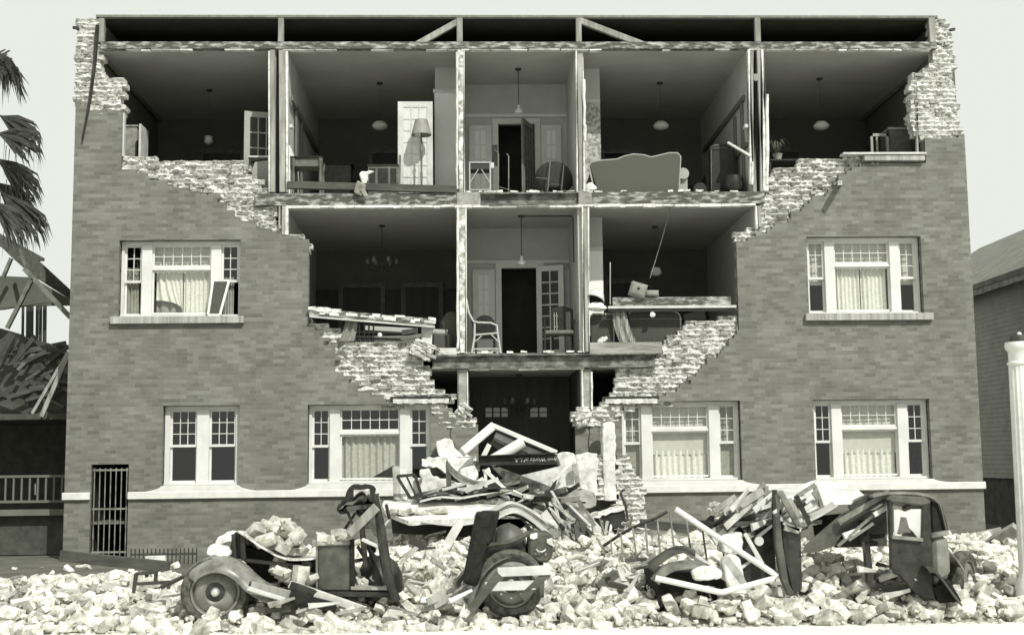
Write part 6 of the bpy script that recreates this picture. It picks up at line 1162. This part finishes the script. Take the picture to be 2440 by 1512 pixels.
plank('dark_plank', 'long grey board lying behind the iron railing at the foot of the facade', (1526,1270,-5.0), (1690,1296,-5.4), .13, .05, M_TIMB)
plank('dark_plank', 'dark board under the long grey board behind the iron railing', (1524,1246,-4.6), (1660,1262,-4.8), .14, .05, M_TIMBD)
bars('stool_frame', 'small dark metal stool frame standing in the rubble left of the front wheel', 'stool', (((318,1412),(324,1366)),((322,1366),(374,1362)),((372,1362),(370,1388)),((322,1390),(404,1386)),((404,1386),(402,1402)),((350,1366),(350,1374))), .035, .035, M_IRON, 'rail', -10.6)
plank('dark_plank', 'long dark timber lying on the rubble below the barred gate', (146,1322,-5.2), (402,1350,-5.6), .16, .1, M_TIMBD, 'timber')
plank('dark_plank', 'short pale block on the right end of the dark timber below the gate', (348,1332,-5.3), (394,1330,-5.3), .1, .12, M_PLAST, 'block')
plank('dark_plank', 'upper of two long timbers lying toward the street lamp', (2262,1290,-5.0), (2384,1262,-5.0), .1, .08, M_TIMB, 'timber')
plank('dark_plank', 'thick lower timber propped against the street lamp', (2335,1312,-6.5), (2425,1258,-7.0), .18, .1, M_TIMB, 'timber')
t = thing('picket_fence', 'low dark iron picket fence along the foot of the facade left of the front wheel', 'fence', P(370,1340,-1.2)); m = MB(); xa, xb = P(312,1330,-1.2).x, P(470,1330,-1.2).x; x = xa; zt_ = P(370,1306,-1.2).z
while x < xb: m.tube([(x,-1.2,-.12),(x,-1.2,zt_)], .012, 6); x += .075
m.build('picket', M_IRON, t); MB().box(xa, xb, -1.21, -1.19, zt_-.12, zt_-.09).build('rail', M_IRON, t)
plank('facade_pipe', 'short pipe stub sticking out of the brick wall at the upper right', (2001,436,.05), (2001,436,-.45), .09, .09, M_PLAST, 'pipe', ref=(0,0,1))
tag(MB().tube([P(232,60,-.06),P(226,150,-.07),P(214,240,-.06),P(196,335,-.05)], [.04,.038,.033,.02], 6).build('hanging_strap', M_STEELD, None, smooth=True), 'long dark metal strap hanging down the broken brick corner at the upper left', 'strap')
for a, lab in (((188,68), 'dark iron anchor sticking out of the upper left corner'), ((2263,72), 'dark iron anchor sticking out of the upper right corner')): tag(MB().bar(P(*a,0), P(a[0]+(-14 if a[0] < 500 else 12),a[1]-2,0), .05, .06).build('wall_anchor', M_STEELD), lab, 'anchor')
# tilted chunk of brickwork at the broken edge of the left wall
def chunk(label, c, ang, cols, rows, Y, seed):
    r_ = random.Random(seed); M = Matrix.Rotation(ang, 3, 'Y'); b, mo = MB(), MB(); c = P(*c, Y)
    for k in range(rows):
        for i in range(cols): b.obox(c+M @ Vector(((i-(cols-1)/2)*.21+(k%2)*.1, r_.uniform(-.02,.02), (k-(rows-1)/2)*.085)), (.195, .2, .058), M, .008)
    mo.obox(c+Vector((0,.02,0)), (cols*.21+.02, .19, rows*.085-.01), M, .03)
    for k in range(rows*cols*3): mo.obox(c+M @ Vector((r_.uniform(-.5,.5)*cols*.2, -.09, r_.uniform(-.5,.5)*rows*.08)), (r_.uniform(.04,.12), .05, r_.uniform(.02,.05)), M, .01)
    o = b.build('masonry_chunk', M_BACK, None, bevel=.006); mo.build('mortar', M_MORTAR, o, bevel=.008); return tag(o, label, 'masonry')
chunk('tilted slab of mortared bricks hanging at the broken edge below the fallen lintel', (1008,834), .42, 2, 4, -.02, 1)
chunk('leaning white-crusted brick lump crowning the pier left of the entrance', (1105,978), .6, 1, 3, .0, 2); chunk('tumbled brick lump on top of the pier right of the entrance', (1385,1000), -.25, 1, 3, -.05, 3)
# ------------------------------------------------------------ the rubble
HG = [(0.9,-2.2,.32,2.4,1.8),(1.0,-6,.36,3.0,2.0),(2.9,-7.8,.30,1.7,1.6),(4.4,-9.9,.22,1.5,.8),(-1.9,-9.9,.34,.9,.7),(7.6,-6,.3,2,3),(2.9,-10.8,.2,1.1,.5),(6.6,-10.2,.1,1.5,.7),(5.2,-11,.1,1.0,.5)]
def H(x, y):
    e = max(0.0, min(1.0, (y+11.3)/1.2)); h = -.17 + .24*e
    h += .07*noise.noise(Vector((x*1.1,y*1.1,3))) if -10.9 < y < -2 else 0
    for cx, cy, a, sx, sy in HG: h += a*math.exp(-((x-cx)/sx)**2-((y-cy)/sy)**2)
    if y > -1.2: h = h*max(0.0,(-.2-y)/1.0) - .1*(1-max(0.0,(-.2-y)/1.0))
    if x < -3.0: h += .16*math.exp(-((y+8.9)/1.1)**2)*min(1,(-3.0-x))
    if x < -3.0: h -= min(1,(-3.0-x)/1.5)*(.03+.2*max(0.0,min(1.0,(y+8.3)/2.2)))
    return h
M_BED = M_RUBB
tag(MB().grid(lambda u,v: (-11+22*u, -11.4+11.2*v, H(-11+22*u,-11.4+11.2*v)-.04+.05*noise.noise(Vector((u*60,v*35,0)))+.03*noise.noise(Vector((u*170,v*90,4)))), 260, 150).build('rubble_bed', M_BED, None, smooth=True), 'bed of mortar dust and crushed brick under the fallen bricks', 'rubble', kind='stuff')
_b = bmesh.new(); bmesh.ops.create_cube(_b, size=1.0); bmesh.ops.bevel(_b, geom=_b.edges[:], offset=.13, segments=1, affect='EDGES'); _b.verts.index_update(); CV = [v.co.copy() for v in _b.verts]; CF = [tuple(v.index for v in f.verts) for f in _b.faces]; _b.free()
def chunkverts(m, c, size, M, j):
    c = Vector(c); u_ = r.uniform; m.add([c + M @ Vector((v.x*size[0]*(1+u_(-.12,.12))+u_(-j,j)*.6, v.y*size[1]*(1+u_(-.1,.1))+u_(-j,j)*.6, v.z*size[2]*(1+u_(-.1,.1))+u_(-j,j)*.6)) for v in CV], CF)
r = random.Random(99); R.seed(5); m = MB(); n = 0
while n < 9000:
    x = r.uniform(-10.5,10.2); y = -11.25+11.0*r.random()**1.25
    if y < -11.05 and r.random() < .35: continue
    if noise.noise(Vector((x*1.3,y*1.0,11))) > .22 and r.random() < .7: continue                 # dusty bare patches
    if x < -3.6 and y > -5.6 and r.random() < .93: continue
    s_ = r.choice(((.2,.1,.065),(.2,.1,.065),(.11,.1,.065),(.1,.08,.06),(.15,.12,.1),(.07,.06,.05),(.06,.05,.04),(.24,.2,.13))) ; k = r.uniform(.7,1.05)
    M = Matrix.Rotation(r.uniform(0,6.28),3,'Z') @ Matrix.Rotation(r.gauss(0,.45),3,'X') @ Matrix.Rotation(r.gauss(0,.5),3,'Y')
    chunkverts(m, (x, y, H(x,y)+r.uniform(-.02,.1)), (s_[0]*k,s_[1]*k,s_[2]*k), M, .012); n += 1
_b = bmesh.new(); bmesh.ops.create_icosphere(_b, subdivisions=2, radius=1.0); IV = [v.co.copy() for v in _b.verts]; IF = [tuple(v.index for v in f.verts) for f in _b.faces]; _b.free()
for k in range(900):                                       # lumps of mortar among the bricks
    x = r.uniform(-10,10); y = -11.15+9*r.random()**1.5
    if x < -3.6 and y > -5.6: continue
    s_ = r.uniform(.03,.13); sd = r.uniform(0,50); c = Vector((x,y,H(x,y)+r.uniform(-.01,.07))); M = Matrix.Rotation(r.uniform(0,6.28),3,'Z'); q = (r.uniform(.8,1.3), r.uniform(.7,1.1), r.uniform(.45,.8))
    m.add([c + M @ Vector((v.x*s_*q[0], v.y*s_*q[1], v.z*s_*q[2]))*(1+.5*noise.noise(v*1.5+Vector((sd,0,0)))+.2*noise.noise(v*4+Vector((0,sd,0)))) for v in IV], IF)
tag(m.build('brick_rubble', M_RUB, smooth=False), 'mass of pale broken bricks spread from the facade to the street', 'rubble', kind='stuff')
r = random.Random(100); m = MB()
for k in range(5200):
    x = r.uniform(-10,9.5); y = -11.35+7*r.random()**1.6; s_ = r.uniform(.015,.05)
    m.obox((x,y,H(x,y)+r.uniform(-.02,.05)), (s_,s_*.8,s_*.7), Matrix.Rotation(r.uniform(0,6),3,'Z') @ Matrix.Rotation(r.uniform(-.6,.6),3,'X'), s_*.2)
tag(m.build('rubble_crumbs', M_RUB), 'crumbs of mortar and brick strewn among the fallen bricks', 'rubble crumbs', kind='stuff')
# the 300 bricks that show largest: real bricks with worn edges, copied one by one
def brick_mesh(size, seed):
    bm = bmesh.new(); bmesh.ops.create_cube(bm, size=1.0); bmesh.ops.scale(bm, vec=size, verts=bm.verts); bmesh.ops.bevel(bm, geom=bm.edges[:], offset=.008, segments=2, affect='EDGES', profile=.6); bmesh.ops.subdivide_edges(bm, edges=bm.edges[:], cuts=1, use_grid_fill=True)
    for v in bm.verts: nn = noise.noise_vector(v.co*14+Vector((seed*7.1,0,0))); n2 = noise.noise_vector(v.co*45+Vector((0,seed*3.3,0))); v.co += nn*.011 + n2*.004
    me = bpy.data.meshes.new('brick'); bm.to_mesh(me); bm.free(); me.materials.append(M_RUB); me.polygons.foreach_set('use_smooth', [True]*len(me.polygons))
    if hasattr(me, 'set_sharp_from_angle'): me.set_sharp_from_angle(angle=math.radians(35))
    return me
BM = [brick_mesh(s_, i) for i, s_ in enumerate(((.21,.1,.068),(.21,.1,.068),(.2,.105,.07),(.12,.1,.068),(.1,.09,.065),(.24,.12,.09),(.15,.11,.08),(.24,.15,.075),(.18,.14,.11)))]
proto = bpy.data.objects.new('brick', BM[0])
r = random.Random(7)
def brick_at(p, label, grp, tilt=.4, big=False):
    o = proto.copy(); o.data = r.choice(BM if big else BM[:7]); C.objects.link(o); o.location = p; o.rotation_euler = (r.gauss(0,tilt), r.gauss(0,tilt), r.uniform(0,6.28)); k = r.uniform(.85,1.12); o.scale = (k,k*r.uniform(.9,1.1),k*r.uniform(.9,1.15)); tag(o, label, 'brick', grp)
def zone(n, x0, x1, y0, y1, label, grp, lift=.05, big=True, pw=1.3):
    for i in range(n):
        x = r.uniform(x0,x1); y = y0+(y1-y0)*r.random()**pw; brick_at((x,y,H(x,y)+r.uniform(.02,.02+lift*2)), label, grp, .42, big)
px_ = lambda px, y=-10.8: P(px,1400,y).x
zone(64, px_(0), px_(428), -11.15, -9.0, 'pale fallen brick in the rubble left of the front wheel', 'bricks left of the front wheel')
zone(16, px_(600), px_(1110), -11.2, -10.95, 'pale fallen brick along the street edge below the left wreck', 'bricks before the left wreck', .02)
zone(56, px_(935), px_(1115), -10.7, -8.0, 'pale fallen brick in the heap between door and trunk of the left wreck', 'bricks in the gap of the left wreck', .08)
zone(60, px_(1290), px_(1560), -11.1, -9.0, 'pale fallen brick in the heap between the two wrecks', 'bricks between the wrecks', .06)
zone(40, px_(1560), px_(2120), -11.2, -10.9, 'pale fallen brick along the street edge before the right-hand wreck', 'bricks before the right-hand wreck', .03)
zone(30, px_(1925), px_(2110), -10.8, -9.6, 'pale fallen brick heaped inside the right-hand wreck', 'bricks inside the right-hand wreck', .1)
zone(20, px_(2300), px_(2425), -10.9, -8.5, 'pale fallen brick in the rubble by the street lamp', 'bricks by the street lamp', .05)
for i in range(34):                                        # heaped on the crushed hood, resting on the metal
    u = r.random(); px = 600+155*u; Yb = CY+.12+.7*r.random(); zb_ = P(px, 1285+40*min(1,u*1.6), CY+.05).z + .03 + (.0 if i < 14 else .09)
    if i >= 14: px = 615+130*r.random(); zb_ = P(px,1318,CY+.05).z + .1 + .09*(i % 3)
    brick_at((P(px,1300,Yb).x, Yb, zb_+r.uniform(-.01,.03)), 'pale fallen brick heaped on the crushed hood of the left wreck', 'bricks on the hood of the left wreck', .5, True)
for i in range(28):
    px = r.uniform(655,745); Yb = CY+r.uniform(.0,.5); py = r.uniform(1345,1405); brick_at(P(px,py,Yb), 'pale fallen brick spilling out below the crushed hood of the left wreck', 'bricks below the hood of the left wreck', .6, True)
for i, (px, py) in enumerate(((765,1278),(790,1284),(815,1276),(806,1268),(772,1290))): brick_at(P(px,py,CY+.06), 'mortar-caked brick resting on top of the bare car door', 'bricks on top of the car door', .1, True)
brick_at(P(862,1177,CY+.3), 'single whole brick lying on the crumpled roof of the left wreck', None, .05); 
for i in range(10): brick_at(P(r.uniform(845,900), r.uniform(1375,1396), CY+.3), 'pale fallen brick on the floor boards behind the bare car door', 'bricks on the floor boards of the left wreck', .5)
for i in range(16): brick_at(P(r.uniform(1690,1800), r.uniform(1196,1250), -9.6+r.uniform(-.3,.3)), 'pale fallen brick heaped behind the bent pipe', 'bricks behind the bent pipe', .3, True)
for i in range(9): brick_at(P(r.uniform(930,1050), 1226+r.uniform(-10,4), -4.2), 'pale fallen brick lying on the dusty flat canopy', 'bricks on the flat canopy', .3, True)
jag([(490,1320),(495,1302),(507,1294),(522,1301),(538,1304),(549,1318),(540,1328),(502,1326)], CY-.02, .25, 'plaster_lump', 'lumpy white plaster cake on top of the front fender of the left wreck', 'plaster', M_PLAST, 33, amp=3, bev=.03)
jag([(510,1294),(520,1277),(540,1265),(560,1271),(573,1284),(560,1294),(530,1298)], CY+.3, .3, 'plaster_lump', 'ragged white plaster cake above the radiator of the left wreck', 'plaster', M_PLAST, 34, amp=4, bev=.03)
tangle('broken_boards', 'broken laths and boards lying half buried in the rubble before the left wreck', 14, (610,1120,1425,1462), (-11.1,-10.9), 25, 80, -25, 30, TM[:4], 91, .03, .08)
tangle('broken_boards', 'broken laths and boards lying half buried in the heap between the two wrecks', 18, (1330,1560,1330,1450), (-11.0,-9.4), 25, 75, -30, 60, TM[:4], 92, .03, .08)
tangle('broken_boards', 'broken laths and boards lying half buried in the rubble left of the front wheel', 12, (10,420,1375,1465), (-11.0,-9.6), 25, 70, -25, 30, TM[:4], 93, .03, .07)
tangle('broken_boards', 'broken laths and boards lying half buried before and inside the right-hand wreck', 18, (1700,2330,1340,1460), (-11.2,-10.3), 25, 70, -25, 40, TM[:4], 94, .03, .08)
